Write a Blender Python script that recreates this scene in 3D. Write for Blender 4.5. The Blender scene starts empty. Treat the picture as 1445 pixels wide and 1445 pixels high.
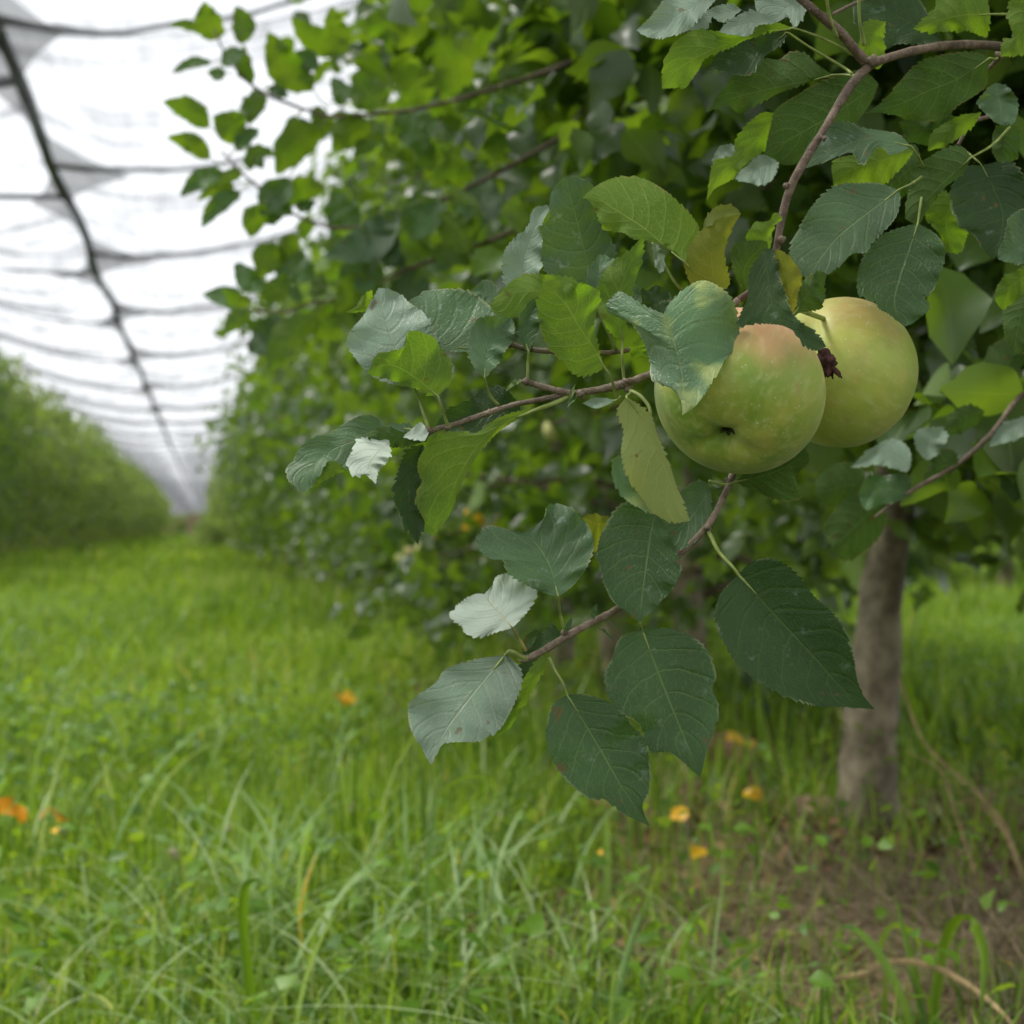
import bpy, math, random
import numpy as np
from mathutils import Vector
R = math.radians
PI = math.pi
rng = np.random.default_rng(7)
rnd = random.Random(11)
S = bpy.context.scene
COL = S.collection

# ------------------------------------------------------------------ camera
F = 2290.0                       # focal length in pixels of a 1445 px wide picture
YAW, PITCH = R(10.7), R(0.56)
CAM = Vector((0, 0, .57))
fw = Vector((math.sin(YAW)*math.cos(PITCH), math.cos(YAW)*math.cos(PITCH), math.sin(PITCH)))
rt = Vector((math.cos(YAW), -math.sin(YAW), 0))
up = rt.cross(fw)
def P(x, y, d):
    """a point d metres ahead of the camera, seen at (x, y) of the 1445 px picture"""
    return CAM + fw*d + rt*((x-722.5)/F*d) + up*((722.5-y)/F*d)
cam_data = bpy.data.cameras.new('camera'); cam = bpy.data.objects.new('camera', cam_data); COL.objects.link(cam)
cam.location = CAM
cam.rotation_euler = fw.to_track_quat('-Z', 'Y').to_euler()
cam_data.sensor_width = 36; cam_data.lens = 36*F/1445
cam_data.clip_start = .02; cam_data.clip_end = 2000
cam_data.dof.use_dof = True; cam_data.dof.focus_distance = .79
cam_data.dof.aperture_fstop = 11.6; cam_data.dof.aperture_blades = 0
S.camera = cam

# ------------------------------------------------------------------ sky and sun
SUN_EL, SUN_AZ = R(60), R(-72)      # azimuth from +Y towards +X : the sun stands over the alley, ahead and to the left
w = bpy.data.worlds.new('World'); S.world = w; w.use_nodes = True
nt = w.node_tree; nt.nodes.clear()
def N(t, typ, **kw):
    n = t.nodes.new(typ)
    for k, v in kw.items(): setattr(n, k, v)
    return n
sky = N(nt, 'ShaderNodeTexSky', sky_type='NISHITA', sun_disc=False, sun_elevation=SUN_EL, sun_rotation=SUN_AZ,
        air_density=1.0, dust_density=3.0, ozone_density=1.0)
hsv = N(nt, 'ShaderNodeHueSaturation'); hsv.inputs['Saturation'].default_value = .16; hsv.inputs['Value'].default_value = 1.0
tc = N(nt, 'ShaderNodeTexCoord'); ns = N(nt, 'ShaderNodeTexNoise'); ns.inputs['Scale'].default_value = 2.2; ns.inputs['Detail'].default_value = 5
rmp = N(nt, 'ShaderNodeMapRange'); rmp.inputs['From Min'].default_value = .3; rmp.inputs['From Max'].default_value = .7
rmp.inputs['To Min'].default_value = 1.0; rmp.inputs['To Max'].default_value = 1.0
cloud = N(nt, 'ShaderNodeMix', data_type='RGBA', blend_type='MIX'); cloud.inputs[0].default_value = .62
ccol = N(nt, 'ShaderNodeMix', data_type='RGBA', blend_type='MIX')
ccol.inputs[6].default_value = (11.5, 11.9, 12.6, 1); ccol.inputs[7].default_value = (17.5, 17.8, 18.0, 1)
bg = N(nt, 'ShaderNodeBackground'); bg.inputs['Strength'].default_value = .102
out = N(nt, 'ShaderNodeOutputWorld')
L = nt.links.new
L(sky.outputs[0], hsv.inputs['Color']); L(tc.outputs['Generated'], ns.inputs['Vector']); L(ns.outputs[0], ccol.inputs[0])
L(hsv.outputs[0], cloud.inputs[6]); L(ccol.outputs[2], cloud.inputs[7]); L(cloud.outputs[2], bg.inputs['Color']); L(bg.outputs[0], out.inputs[0])
sd = bpy.data.lights.new('sun', 'SUN'); sun = bpy.data.objects.new('sun', sd); COL.objects.link(sun)
sd.energy = 3.6; sd.angle = R(12); sd.color = (1, .965, .9)
sdir = Vector((math.sin(SUN_AZ)*math.cos(SUN_EL), math.cos(SUN_AZ)*math.cos(SUN_EL), math.sin(SUN_EL)))
sun.rotation_euler = sdir.to_track_quat('Z', 'Y').to_euler()
S.view_settings.view_transform = 'Standard'; S.view_settings.look = 'None'
S.view_settings.exposure = 0.52; S.view_settings.gamma = 1.0
S.cycles.max_bounces = 7; S.cycles.diffuse_bounces = 4; S.cycles.transmission_bounces = 4; S.cycles.transparent_max_bounces = 14
S.cycles.caustics_reflective = False; S.cycles.caustics_refractive = False
S.cycles.use_denoising = True; S.cycles.sample_clamp_indirect = 6

# ------------------------------------------------------------------ helpers
def tag(o, label=None, cat=None, group=None, kind=None):
    if label: o['label'] = label
    if cat: o['category'] = cat
    if group: o['group'] = group
    if kind: o['kind'] = kind
    return o
def mesh(name, verts, faces, mat, parent=None, uv=None, attr=None, smooth=True):
    """verts (n,3); faces (m,4) array, or a list"""
    me = bpy.data.meshes.new(name)
    if isinstance(faces, np.ndarray):
        v = np.asarray(verts, dtype=np.float32); m, k = faces.shape
        me.vertices.add(len(v)); me.vertices.foreach_set('co', v.ravel())
        me.loops.add(m*k); me.loops.foreach_set('vertex_index', faces.astype(np.int32).ravel())
        me.polygons.add(m); me.polygons.foreach_set('loop_start', np.arange(0, m*k, k, dtype=np.int32))
        me.update(calc_edges=True)
    else:
        me.from_pydata([tuple(a) for a in verts], [], faces)
    idx = np.empty(len(me.loops), dtype=np.int32); me.loops.foreach_get('vertex_index', idx)
    if uv is not None:
        l = me.uv_layers.new(name='UVMap'); l.data.foreach_set('uv', np.asarray(uv, dtype=np.float32)[idx].ravel())
    if attr is not None:
        a = me.attributes.new('var', 'FLOAT', 'POINT'); a.data.foreach_set('value', np.asarray(attr, dtype=np.float32))
    if smooth: me.polygons.foreach_set('use_smooth', np.ones(len(me.polygons), dtype=bool))
    me.materials.append(mat)
    o = bpy.data.objects.new(name, me); COL.objects.link(o)
    if parent: o.parent = parent
    return o
def empty(name, loc=(0, 0, 0), rz=0):
    o = bpy.data.objects.new(name, None); COL.objects.link(o); o.location = loc; o.rotation_euler = (0, 0, rz); o.empty_display_size = .05
    return o
def catmull(pts, t):
    """arc-length Catmull-Rom through pts (k,d) at parameters t in 0..1"""
    p = np.asarray(pts, float); k = len(p)
    if k == 2: return p[0] + (p[1]-p[0])*t[:, None]
    ext = np.vstack([2*p[0]-p[1], p, 2*p[-1]-p[-2]])
    fine = []
    for i in range(k-1):
        a, b, c, d = ext[i:i+4]; u = np.linspace(0, 1, 12, endpoint=False)[:, None]
        fine.append(.5*((2*b)+(-a+c)*u+(2*a-5*b+4*c-d)*u**2+(-a+3*b-3*c+d)*u**3))
    fine = np.vstack(fine+[p[-1:]]); seg = np.r_[0, np.cumsum(np.linalg.norm(np.diff(fine, axis=0), axis=1))]
    s = t*seg[-1]
    return np.stack([np.interp(s, seg, fine[:, j]) for j in range(p.shape[1])], 1)
def tube_arrays(pts, rad, n=10, seg=None, knob=0.0, seed=0):
    pts = np.asarray([tuple(p) for p in pts], float); seg = seg or max(6, len(pts)*4)
    t = np.linspace(0, 1, seg+1); c = catmull(pts, t)
    r = np.interp(t, np.linspace(0, 1, len(rad)), rad)
    rr = np.random.default_rng(seed)
    tan = np.gradient(c, axis=0); tan /= np.linalg.norm(tan, axis=1)[:, None]+1e-9
    ref = np.array([0, 0, 1.]) if abs(tan[0][2]) < .9 else np.array([1., 0, 0])
    V = []
    a = np.cross(tan[0], ref); a /= np.linalg.norm(a)
    for i in range(seg+1):
        a = a - tan[i]*np.dot(a, tan[i]); a /= np.linalg.norm(a); b = np.cross(tan[i], a)
        ph = np.linspace(0, 2*PI, n, endpoint=False)
        q = r[i]*(1+knob*rr.normal(0, 1, n)*.5+knob*rr.normal())
        V.append(c[i]+(np.cos(ph)*q)[:, None]*a+(np.sin(ph)*q)[:, None]*b)
    V = np.vstack(V); Fc = []
    for i in range(seg):
        for j in range(n):
            Fc.append((i*n+j, i*n+(j+1) % n, (i+1)*n+(j+1) % n, (i+1)*n+j))
    V = np.vstack([V, c[:1], c[-1:]]); k = len(V)
    for j in range(n):
        Fc.append((k-2, (j+1) % n, j, k-2) if False else (k-2, (j+1) % n, j, j))
        Fc.append((k-1, seg*n+j, seg*n+(j+1) % n, seg*n+(j+1) % n))
    return V, Fc
def tube(name, pts, rad, mat, parent=None, **kw):
    V, Fc = tube_arrays(pts, rad, **kw)
    Fc = [tuple(dict.fromkeys(f)) for f in Fc]
    return mesh(name, V, Fc, mat, parent)
def tubes(name, specs, mat, parent=None, **kw):
    VV, FF, off = [], [], 0
    for pts, rad in specs:
        V, Fc = tube_arrays(pts, rad, **kw)
        VV.append(V); FF += [tuple(dict.fromkeys(tuple(i+off for i in f))) for f in Fc]; off += len(V)
    return mesh(name, np.vstack(VV), FF, mat, parent)

# ------------------------------------------------------------------ materials
def newmat(name):
    m = bpy.data.materials.new(name); m.use_nodes = True; m.node_tree.nodes.clear()
    return m, m.node_tree
def math_(t, op, a, b=None, c=None, clamp=False):
    n = N(t, 'ShaderNodeMath', operation=op); n.use_clamp = clamp
    for i, v in enumerate((a, b, c)):
        if v is None: continue
        if isinstance(v, (int, float)): n.inputs[i].default_value = v
        else: t.links.new(v, n.inputs[i])
    return n.outputs[0]
def mixc(t, f, a, b, blend='MIX'):
    n = N(t, 'ShaderNodeMix', data_type='RGBA', blend_type=blend)
    for i, v in ((0, f), (6, a), (7, b)):
        if isinstance(v, (int, float)): n.inputs[i].default_value = v
        elif isinstance(v, tuple): n.inputs[i].default_value = (*v[:3], 1)
        else: t.links.new(v, n.inputs[i])
    return n.outputs[2]
def noise(t, vec, scale, detail=3, rough=.5):
    n = N(t, 'ShaderNodeTexNoise'); n.inputs['Scale'].default_value = scale; n.inputs['Detail'].default_value = detail; n.inputs['Roughness'].default_value = rough
    if vec is not None: t.links.new(vec, n.inputs['Vector'])
    return n.outputs[0]
def mapr(t, v, a, b, c=0., d=1., smooth=True):
    n = N(t, 'ShaderNodeMapRange'); n.interpolation_type = 'SMOOTHSTEP' if smooth else 'LINEAR'
    t.links.new(v, n.inputs[0])
    for i, q in enumerate((a, b, c, d)): n.inputs[i+1].default_value = q
    return n.outputs[0]
def leafmat(name, top, under, trans, tfac=.35, rough=.42, spec=.45, vein=(.15, .23, .08), uvein=(.30, .36, .12), detail=True, var=.35, bloom=.0, spots=.3, blotch=None):
    m, t = newmat(name); lk = t.links.new
    uvn = N(t, 'ShaderNodeUVMap'); sx = N(t, 'ShaderNodeSeparateXYZ'); lk(uvn.outputs[0], sx.inputs[0])
    T = sx.outputs[0]; s = math_(t, 'ABSOLUTE', math_(t, 'MULTIPLY_ADD', sx.outputs[1], 2.0, -1.0))
    geo = N(t, 'ShaderNodeNewGeometry'); bf = geo.outputs['Backfacing']
    mid = mapr(t, s, .010, .036, 1, 0)
    vv = 0
    topc, undc = top, under
    if detail:
        oi = N(t, 'ShaderNodeObjectInfo')
        tcn = N(t, 'ShaderNodeTexCoord'); ob = tcn.outputs['Object']
        wob = math_(t, 'MULTIPLY', math_(t, 'SUBTRACT', noise(t, ob, 45, 2), .5), .11)
        ph = math_(t, 'MULTIPLY', math_(t, 'ADD', math_(t, 'SUBTRACT', T, math_(t, 'MULTIPLY', math_(t, 'POWER', s, 1.25), .24)), wob), 7.2)
        side_s = math_(t, 'SUBTRACT', 1.0, mapr(t, math_(t, 'PINGPONG', ph, .5), 0, .055, 0, 1))
        side_b = math_(t, 'PINGPONG', ph, .5)
        side_s = math_(t, 'MULTIPLY', side_s, mapr(t, s, .75, 1.0, 1, .25))
        cx = N(t, 'ShaderNodeCombineXYZ'); lk(math_(t, 'MULTIPLY', ph, 2.2), cx.inputs[0]); lk(math_(t, 'MULTIPLY', s, 9.0), cx.inputs[1]); lk(math_(t, 'GREATER_THAN', sx.outputs[1], .5), cx.inputs[2])
        vo = N(t, 'ShaderNodeTexVoronoi', feature='DISTANCE_TO_EDGE'); vo.inputs['Scale'].default_value = 1.6; lk(cx.outputs[0], vo.inputs['Vector'])
        net = mapr(t, vo.outputs[0], .0, .10, 1, 0)
        big = noise(t, ob, 22, 3); small = noise(t, ob, 240, 3)
        topc = mixc(t, mapr(t, big, .3, .7), top, tuple(c*1.75 for c in top))
        topc = mixc(t, math_(t, 'MULTIPLY', net, .28), topc, vein)
        topc = mixc(t, math_(t, 'MULTIPLY', math_(t, 'MAXIMUM', math_(t, 'MULTIPLY', side_s, .7), mid), .62), topc, vein)
        undc = mixc(t, mapr(t, big, .3, .7), under, tuple(c*1.3 for c in under))
        undc = mixc(t, math_(t, 'MULTIPLY', net, .6), undc, uvein)
        undc = mixc(t, math_(t, 'MULTIPLY', math_(t, 'MAXIMUM', side_s, mid), .95), undc, uvein)
        # pale spray residue and brown scorched flecks lying on the blade
        dust = math_(t, 'MULTIPLY', mapr(t, noise(t, ob, 95, 4, .7), .60, .72), spots)
        topc = mixc(t, dust, topc, (.30, .36, .30))
        rim = math_(t, 'MULTIPLY', mapr(t, s, .94, .995), mapr(t, noise(t, ob, 70, 2), .45, .6))
        topc = mixc(t, math_(t, 'MULTIPLY', rim, .6), topc, (.30, .34, .18)); undc = mixc(t, math_(t, 'MULTIPLY', rim, .6), undc, (.32, .22, .08))
        fleck = math_(t, 'MAXIMUM', mapr(t, noise(t, ob, 130, 2), .70, .73), mapr(t, noise(t, ob, 48, 2), .735, .755))
        topc = mixc(t, math_(t, 'MULTIPLY', fleck, .7), topc, (.13, .07, .03)); undc = mixc(t, math_(t, 'MULTIPLY', fleck, .8), undc, (.12, .05, .02))
        if blotch:
            topc = mixc(t, mapr(t, noise(t, ob, blotch[1], 3), blotch[2], blotch[2]+.14), topc, blotch[0])
        hgt = math_(t, 'ADD', math_(t, 'ADD', math_(t, 'MULTIPLY', mapr(t, side_b, 0, .18), .5), math_(t, 'MULTIPLY', net, -.28)),
                    math_(t, 'ADD', math_(t, 'MULTIPLY', mid, -1.0), math_(t, 'MULTIPLY', small, .5)))
        hgt = math_(t, 'ADD', hgt, math_(t, 'MULTIPLY', big, 3.6))
    else:
        at = N(t, 'ShaderNodeAttribute', attribute_name='var'); a = at.outputs['Fac']
        topc = mixc(t, mapr(t, a, 0, 1, 0, 1, False), tuple(c*(1-var) for c in top), tuple(c*(1+var) for c in (top[0]*1.25, top[1], top[2]*.8)))
        undc = mixc(t, mapr(t, a, 0, 1, 0, 1, False), tuple(c*(1-var) for c in under), tuple(c*(1+var) for c in under))
        topc = mixc(t, math_(t, 'MULTIPLY', mid, .5), topc, vein); undc = mixc(t, math_(t, 'MULTIPLY', mid, .7), undc, uvein)
    col = mixc(t, bf, topc, undc)
    pb = N(t, 'ShaderNodeBsdfPrincipled'); lk(col, pb.inputs['Base Color'])
    lk(math_(t, 'ADD', math_(t, 'MULTIPLY', bf, .3), rough), pb.inputs['Roughness']); pb.inputs['Specular IOR Level'].default_value = spec
    if bloom:
        pb.inputs['Sheen Weight'].default_value = bloom; pb.inputs['Sheen Roughness'].default_value = .5
    tr = N(t, 'ShaderNodeBsdfTranslucent')
    if detail:
        lk(mixc(t, math_(t, 'MULTIPLY', math_(t, 'MAXIMUM', math_(t, 'MULTIPLY', net, .5), math_(t, 'MAXIMUM', side_s, mid)), .55), mixc(t, mapr(t, big, .3, .75), trans, (trans[0]*1.4, trans[1]*1.05, trans[2])), (trans[0]*1.7, trans[1]*1.35, trans[2]*2.4)), tr.inputs[0])
        bp = N(t, 'ShaderNodeBump'); bp.inputs['Strength'].default_value = .5; bp.inputs['Distance'].default_value = .0010
        lk(hgt, bp.inputs['Height']); lk(bp.outputs[0], pb.inputs['Normal'])
    else:
        lk(mixc(t, a, tuple(c*.75 for c in trans), (trans[0]*1.5, trans[1]*1.15, trans[2])), tr.inputs[0])
    mx = N(t, 'ShaderNodeMixShader'); mx.inputs[0].default_value = tfac
    lk(pb.outputs[0], mx.inputs[1]); lk(tr.outputs[0], mx.inputs[2])
    o = N(t, 'ShaderNodeOutputMaterial'); lk(mx.outputs[0], o.inputs[0])
    return m
def barkmat(name, c1, c2, scale=60, dots=True, rough=.75, bump=.0006, stretch=(1, 1, 1)):
    m, t = newmat(name); lk = t.links.new
    tcn = N(t, 'ShaderNodeTexCoord'); mp = N(t, 'ShaderNodeMapping'); mp.inputs['Scale'].default_value = stretch; lk(tcn.outputs['Object'], mp.inputs[0])
    n1 = noise(t, mp.outputs[0], scale, 5, .65); n2 = noise(t, mp.outputs[0], scale*.18, 3)
    c = mixc(t, mapr(t, n1, .35, .68), c1, c2); c = mixc(t, mapr(t, n2, .4, .65, 0, .6), c, tuple(x*.55 for x in c1))
    h = n1
    if dots:
        vo = N(t, 'ShaderNodeTexVoronoi'); vo.inputs['Scale'].default_value = scale*3.2; lk(mp.outputs[0], vo.inputs['Vector'])
        d = mapr(t, vo.outputs[0], .13, .22, 1, 0); c = mixc(t, math_(t, 'MULTIPLY', d, .75), c, (.42, .33, .22)); h = math_(t, 'ADD', n1, math_(t, 'MULTIPLY', d, .8))
    pb = N(t, 'ShaderNodeBsdfPrincipled'); lk(c, pb.inputs['Base Color']); pb.inputs['Roughness'].default_value = rough
    bp = N(t, 'ShaderNodeBump'); bp.inputs['Strength'].default_value = .8; bp.inputs['Distance'].default_value = bump; lk(h, bp.inputs['Height']); lk(bp.outputs[0], pb.inputs['Normal'])
    o = N(t, 'ShaderNodeOutputMaterial'); lk(pb.outputs[0], o.inputs[0])
    return m
def simple(name, col, rough=.6, tr=None, tfac=.3, spec=.4, var=None, noisy=0, nscale=20):
    m, t = newmat(name); lk = t.links.new
    pb = N(t, 'ShaderNodeBsdfPrincipled'); pb.inputs['Roughness'].default_value = rough; pb.inputs['Specular IOR Level'].default_value = spec
    tb = None
    if tr: tb = N(t, 'ShaderNodeBsdfTranslucent'); tb.inputs[0].default_value = (*tr, 1)
    if var:
        at = N(t, 'ShaderNodeAttribute', attribute_name='var'); cr = N(t, 'ShaderNodeValToRGB')
        e = cr.color_ramp.elements
        while len(e) < len(var): e.new(.5)
        for i, (p, c) in enumerate(var): e[i].position = p; e[i].color = (*c, 1)
        lk(at.outputs['Fac'], cr.inputs[0]); lk(cr.outputs[0], pb.inputs['Base Color'])
        if tb: lk(mixc(t, 1.0, cr.outputs[0], (1.9, 1.8, .8), 'MULTIPLY'), tb.inputs[0])
    elif noisy:
        tcn = N(t, 'ShaderNodeTexCoord'); n1 = noise(t, tcn.outputs['Object'], nscale, 4)
        lk(mixc(t, mapr(t, n1, .3, .7), tuple(c*(1-noisy) for c in col), tuple(min(1, c*(1+noisy)) for c in col)), pb.inputs['Base Color'])
    else: pb.inputs['Base Color'].default_value = (*col, 1)
    o = N(t, 'ShaderNodeOutputMaterial')
    if tb:
        mx = N(t, 'ShaderNodeMixShader'); mx.inputs[0].default_value = tfac; lk(pb.outputs[0], mx.inputs[1]); lk(tb.outputs[0], mx.inputs[2]); lk(mx.outputs[0], o.inputs[0])
    else: lk(pb.outputs[0], o.inputs[0])
    return m
M = {}
M['g'] = leafmat('leaf_dark_green', (.028, .066, .020), (.09, .15, .040), (.12, .27, .02), .24, rough=.36, spec=.30, bloom=.0)
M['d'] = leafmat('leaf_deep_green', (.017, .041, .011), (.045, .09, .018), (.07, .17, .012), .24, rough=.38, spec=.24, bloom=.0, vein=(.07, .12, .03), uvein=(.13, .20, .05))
M['y'] = leafmat('leaf_young_green', (.06, .12, .025), (.10, .18, .028), (.19, .37, .012), .50, rough=.5, spec=.3, vein=(.2, .28, .06), uvein=(.26, .34, .07))
M['o'] = leafmat('leaf_olive', (.07, .10, .015), (.14, .17, .02), (.24, .30, .015), .45, rough=.5, spec=.3, vein=(.2, .22, .06), uvein=(.22, .24, .06), spots=.1)
M['p'] = leafmat('leaf_bloom_sky_sheen', (.12, .18, .125), (.22, .28, .17), (.18, .30, .08), .22, rough=.5, spec=.38, bloom=.2, vein=(.30, .34, .22), uvein=(.4, .42, .25), spots=.5)  # waxy bloom, plus the sheen of skyward leaves put into the pale colour
M['w'] = leafmat('leaf_sky_white', (.33, .40, .33), (.38, .45, .34), (.25, .35, .15), .2, rough=.6, spec=.3, bloom=.2, vein=(.50, .46, .26), uvein=(.5, .5, .3), spots=.2)  # reflection of the white sky painted into the base colour
M['s'] = leafmat('leaf_sheen_green', (.042, .088, .036), (.11, .17, .06), (.13, .26, .03), .24, rough=.46, spec=.36, bloom=.10, spots=.6)
M['m'] = leafmat('leaf_mottled', (.045, .115, .045), (.16, .22, .08), (.2, .36, .03), .28, rough=.42, spec=.5, bloom=.3, blotch=((.34, .42, .12), 34, .50))
M['l'] = leafmat('leaf_yellowing', (.22, .30, .10), (.24, .31, .10), (.30, .36, .05), .3, rough=.6, spec=.3, vein=(.30, .36, .14), uvein=(.34, .38, .15), spots=.1)
M['q'] = leafmat('leaf_mid_green', (.042, .098, .026), (.09, .16, .03), (.17, .36, .015), .35, rough=.45, spec=.35)
M['crown'] = leafmat('foliage_leaf', (.042, .095, .022), (.12, .19, .045), (.20, .40, .016), .38, rough=.36, spec=.6, detail=False, var=.45)
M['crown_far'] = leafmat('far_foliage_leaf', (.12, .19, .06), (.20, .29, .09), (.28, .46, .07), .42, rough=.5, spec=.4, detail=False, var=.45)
M['twig'] = barkmat('twig_bark', (.12, .085, .052), (.25, .195, .14), 260, dots=True, bump=.0004)
M['branch'] = barkmat('branch_bark', (.085, .055, .034), (.20, .145, .10), 170, dots=True, bump=.0005)
M['trunk'] = barkmat('trunk_bark', (.115, .088, .05), (.37, .31, .20), 20, dots=False, bump=.010, stretch=(1, 1, .8))
M['petiole'] = simple('petiole_green', (.27, .33, .09), .5, tr=(.3, .4, .05), tfac=.2, noisy=.3, nscale=120)
M['petiole_red'] = simple('petiole_reddish', (.30, .27, .09), .5, noisy=.4, nscale=90)
M['dry'] = simple('dry_straw', (.42, .30, .15), .7, noisy=.35, nscale=60)
M['dead'] = simple('dead_flower', (.06, .022, .018), .9, noisy=.6, nscale=300)

# ------------------------------------------------------------------ ground
def gh(x, y):
    """height of the ground"""
    x = np.asarray(x, float); y = np.asarray(y, float)
    h = .02*np.sin(x*2.1+1)*np.sin(y*.9)+.012*np.sin(x*5.3+y*3.1)
    for rx in (1.2, -3.6, 6.0):
        h = h+.02*np.exp(-((x-rx)/.42)**2)
    h = h*np.clip((y-.3), 0, 1)+2.2*np.clip((y-150)/100, 0, 1)
    return h
xs = np.r_[np.linspace(-260, -14, 30), np.linspace(-12, 14, 300), np.linspace(16, 260, 30)]
ys = np.r_[np.linspace(-60, -2, 12), np.linspace(-1, 14, 260), np.linspace(14.5, 60, 90), np.linspace(64, 900, 60)]
X, Y = np.meshgrid(xs, ys); Z = gh(X, Y)
nx, ny = len(xs), len(ys)
V = np.stack([X.ravel(), Y.ravel(), Z.ravel()], 1)
ii = (np.arange(ny-1)[:, None]*nx+np.arange(nx-1)[None]).ravel()
Fq = np.stack([ii, ii+1, ii+nx+1, ii+nx], 1)
gm, t = newmat('soil'); lk = t.links.new
geo = N(t, 'ShaderNodeNewGeometry'); pos = geo.outputs['Position']; sp = N(t, 'ShaderNodeSeparateXYZ'); lk(pos, sp.inputs[0])
n1 = noise(t, pos, 9, 8, .7); n2 = noise(t, pos, 55, 5, .6); n3 = noise(t, pos, .8, 4)
soil = mixc(t, mapr(t, n1, .3, .7), (.10, .063, .032), (.27, .175, .09)); soil = mixc(t, mapr(t, n2, .45, .75), soil, (.26, .17, .10))
turf = mixc(t, n3, (.030, .060, .012), (.06, .12, .022)); turf = mixc(t, mapr(t, n2, .4, .7), turf, (.05, .07, .015))
# bare strips run along the rows of trees
def strip(cx):
    return mapr(t, math_(t, 'ABSOLUTE', math_(t, 'SUBTRACT', math_(t, 'ADD', sp.outputs[0], math_(t, 'MULTIPLY', math_(t, 'SUBTRACT', n3, .5), .5)), cx)), .42, .75, 1, 0)
bare = math_(t, 'MAXIMUM', strip(1.25), math_(t, 'MAXIMUM', strip(-3.6), strip(6.0)))
gc = mixc(t, bare, turf, soil)
pb = N(t, 'ShaderNodeBsdfPrincipled'); lk(gc, pb.inputs['Base Color']); pb.inputs['Roughness'].default_value = .95; pb.inputs['Specular IOR Level'].default_value = .1
bp = N(t, 'ShaderNodeBump'); bp.inputs['Distance'].default_value = .03; lk(math_(t, 'ADD', n1, math_(t, 'MULTIPLY', n2, .4)), bp.inputs['Height']); lk(bp.outputs[0], pb.inputs['Normal'])
o_ = N(t, 'ShaderNodeOutputMaterial'); lk(pb.outputs[0], o_.inputs[0])
tag(mesh('ground', V, Fq, gm), 'reddish brown soil under the trees and turf in the alleys', None, kind='structure')

# ------------------------------------------------------------------ grass
GRAMP = [(0, (.058, .125, .012)), (.3, (.125, .23, .016)), (.6, (.24, .37, .030)), (.85, (.30, .42, .09)), (1, (.44, .42, .18))]
M['grass'] = simple('grass_green', (0, 0, 0), .45, tr=(1, 1, 1), tfac=.42, spec=.4, var=GRAMP)
M['sage'] = simple('grass_sage', (0, 0, 0), .5, tr=(1, 1, 1), tfac=.3, spec=.4, var=[(0, (.13, .24, .06)), (.5, (.24, .36, .13)), (1, (.42, .50, .28))])
M['straw'] = simple('straw_stalks', (0, 0, 0), .8, spec=.2, var=[(0, (.12, .09, .055)), (.5, (.26, .205, .125)), (1, (.46, .36, .22))])
def blades(px, py, h, wd, lean, seg, var, curl=1.0, pz=None, az=None):
    n = len(px); az = rng.uniform(0, 2*PI, n) if az is None else az
    dx, dy = np.cos(az), np.sin(az)
    fa = az+rng.normal(PI/2, .5, n); sx, sy = np.cos(fa), np.sin(fa)
    t = np.linspace(0, 1, seg+1)[None]
    L_ = (lean*h)[:, None]
    hx = L_*t**(1.6+curl*.6); hz = h[:, None]*(t-.28*curl*np.minimum(lean, 1.6)[:, None]*t**3)
    wv = wd[:, None]*(1-t**2.2)*.5*(.6+.8*np.minimum(t*4, 1)*.5)
    z0 = gh(px, py) if pz is None else pz
    cx = px[:, None]+dx[:, None]*hx; cy = py[:, None]+dy[:, None]*hx; cz = z0[:, None]-.01+hz
    A = np.stack([cx-sx[:, None]*wv, cy-sy[:, None]*wv, cz], -1); B = np.stack([cx+sx[:, None]*wv, cy+sy[:, None]*wv, cz], -1)
    V = np.stack([A, B], 2).reshape(-1, 3)
    b = (np.arange(n)*(seg+1)*2)[:, None]+(np.arange(seg)*2)[None]; b = b.ravel()
    return V, np.stack([b, b+1, b+3, b+2], 1), np.repeat(var, (seg+1)*2)
def join(parts):
    VV, FF, AA, off = [], [], [], 0
    for V, Fq, a in parts: VV.append(V); FF.append(Fq+off); AA.append(a); off += len(V)
    return np.vstack(VV), np.vstack(FF), np.concatenate(AA)
def field(n, d0, d1, power=1.0, margin=1.35):
    """random ground points in the wedge of ground the picture shows (and a margin), between depths d0 and d1"""
    u = rng.uniform(0, 1, n); d = np.sqrt(d0**2+(d1**2-d0**2)*u) if power == 1 else d0*(d1/d0)**u
    a = rng.uniform(-.5, .5, n)*1445/F*margin*d
    x = fw.x*d+rt.x*a; y = fw.y*d+rt.y*a
    return x, y, d
def patch(x, y, s=1.0, o=0.0):
    return .5+.25*(np.sin(x*1.9*s+o+1.3*np.sin(y*1.1*s))+np.sin(y*2.3*s+o*2+1.1*np.sin(x*1.7*s+2)))
def instrip(x, y):
    e = .18*np.sin(y*2.3)+.1*np.sin(y*5.1+1)
    return (x > .60+e) & (x < 1.75+e)
def grass_zone(n, d0, d1, hmin, hmax, wmin, wmax, seg, power=1, keep=.15, sidekeep=1.0):
    x, y, d = field(n, d0, d1, power)
    k = ~instrip(x, y) | (rng.uniform(0, 1, n) < keep)
    x, y, d = x[k], y[k], d[k]; n = len(x)
    p = patch(x, y); h = (hmin+(hmax-hmin)*rng.beta(2, 3, n))*(.45+1.0*p)
    wd = rng.uniform(wmin, wmax, n); lean = np.abs(rng.normal(.35, .35, n))
    var = np.clip(.15+.45*patch(x, y, .7, 2)+rng.normal(0, .24, n), 0, 1)
    dry = rng.uniform(0, 1, n) < .035; var[dry] = rng.uniform(.9, 1, dry.sum())
    return blades(x, y, h, wd, lean, seg, var, 1.0)
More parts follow.
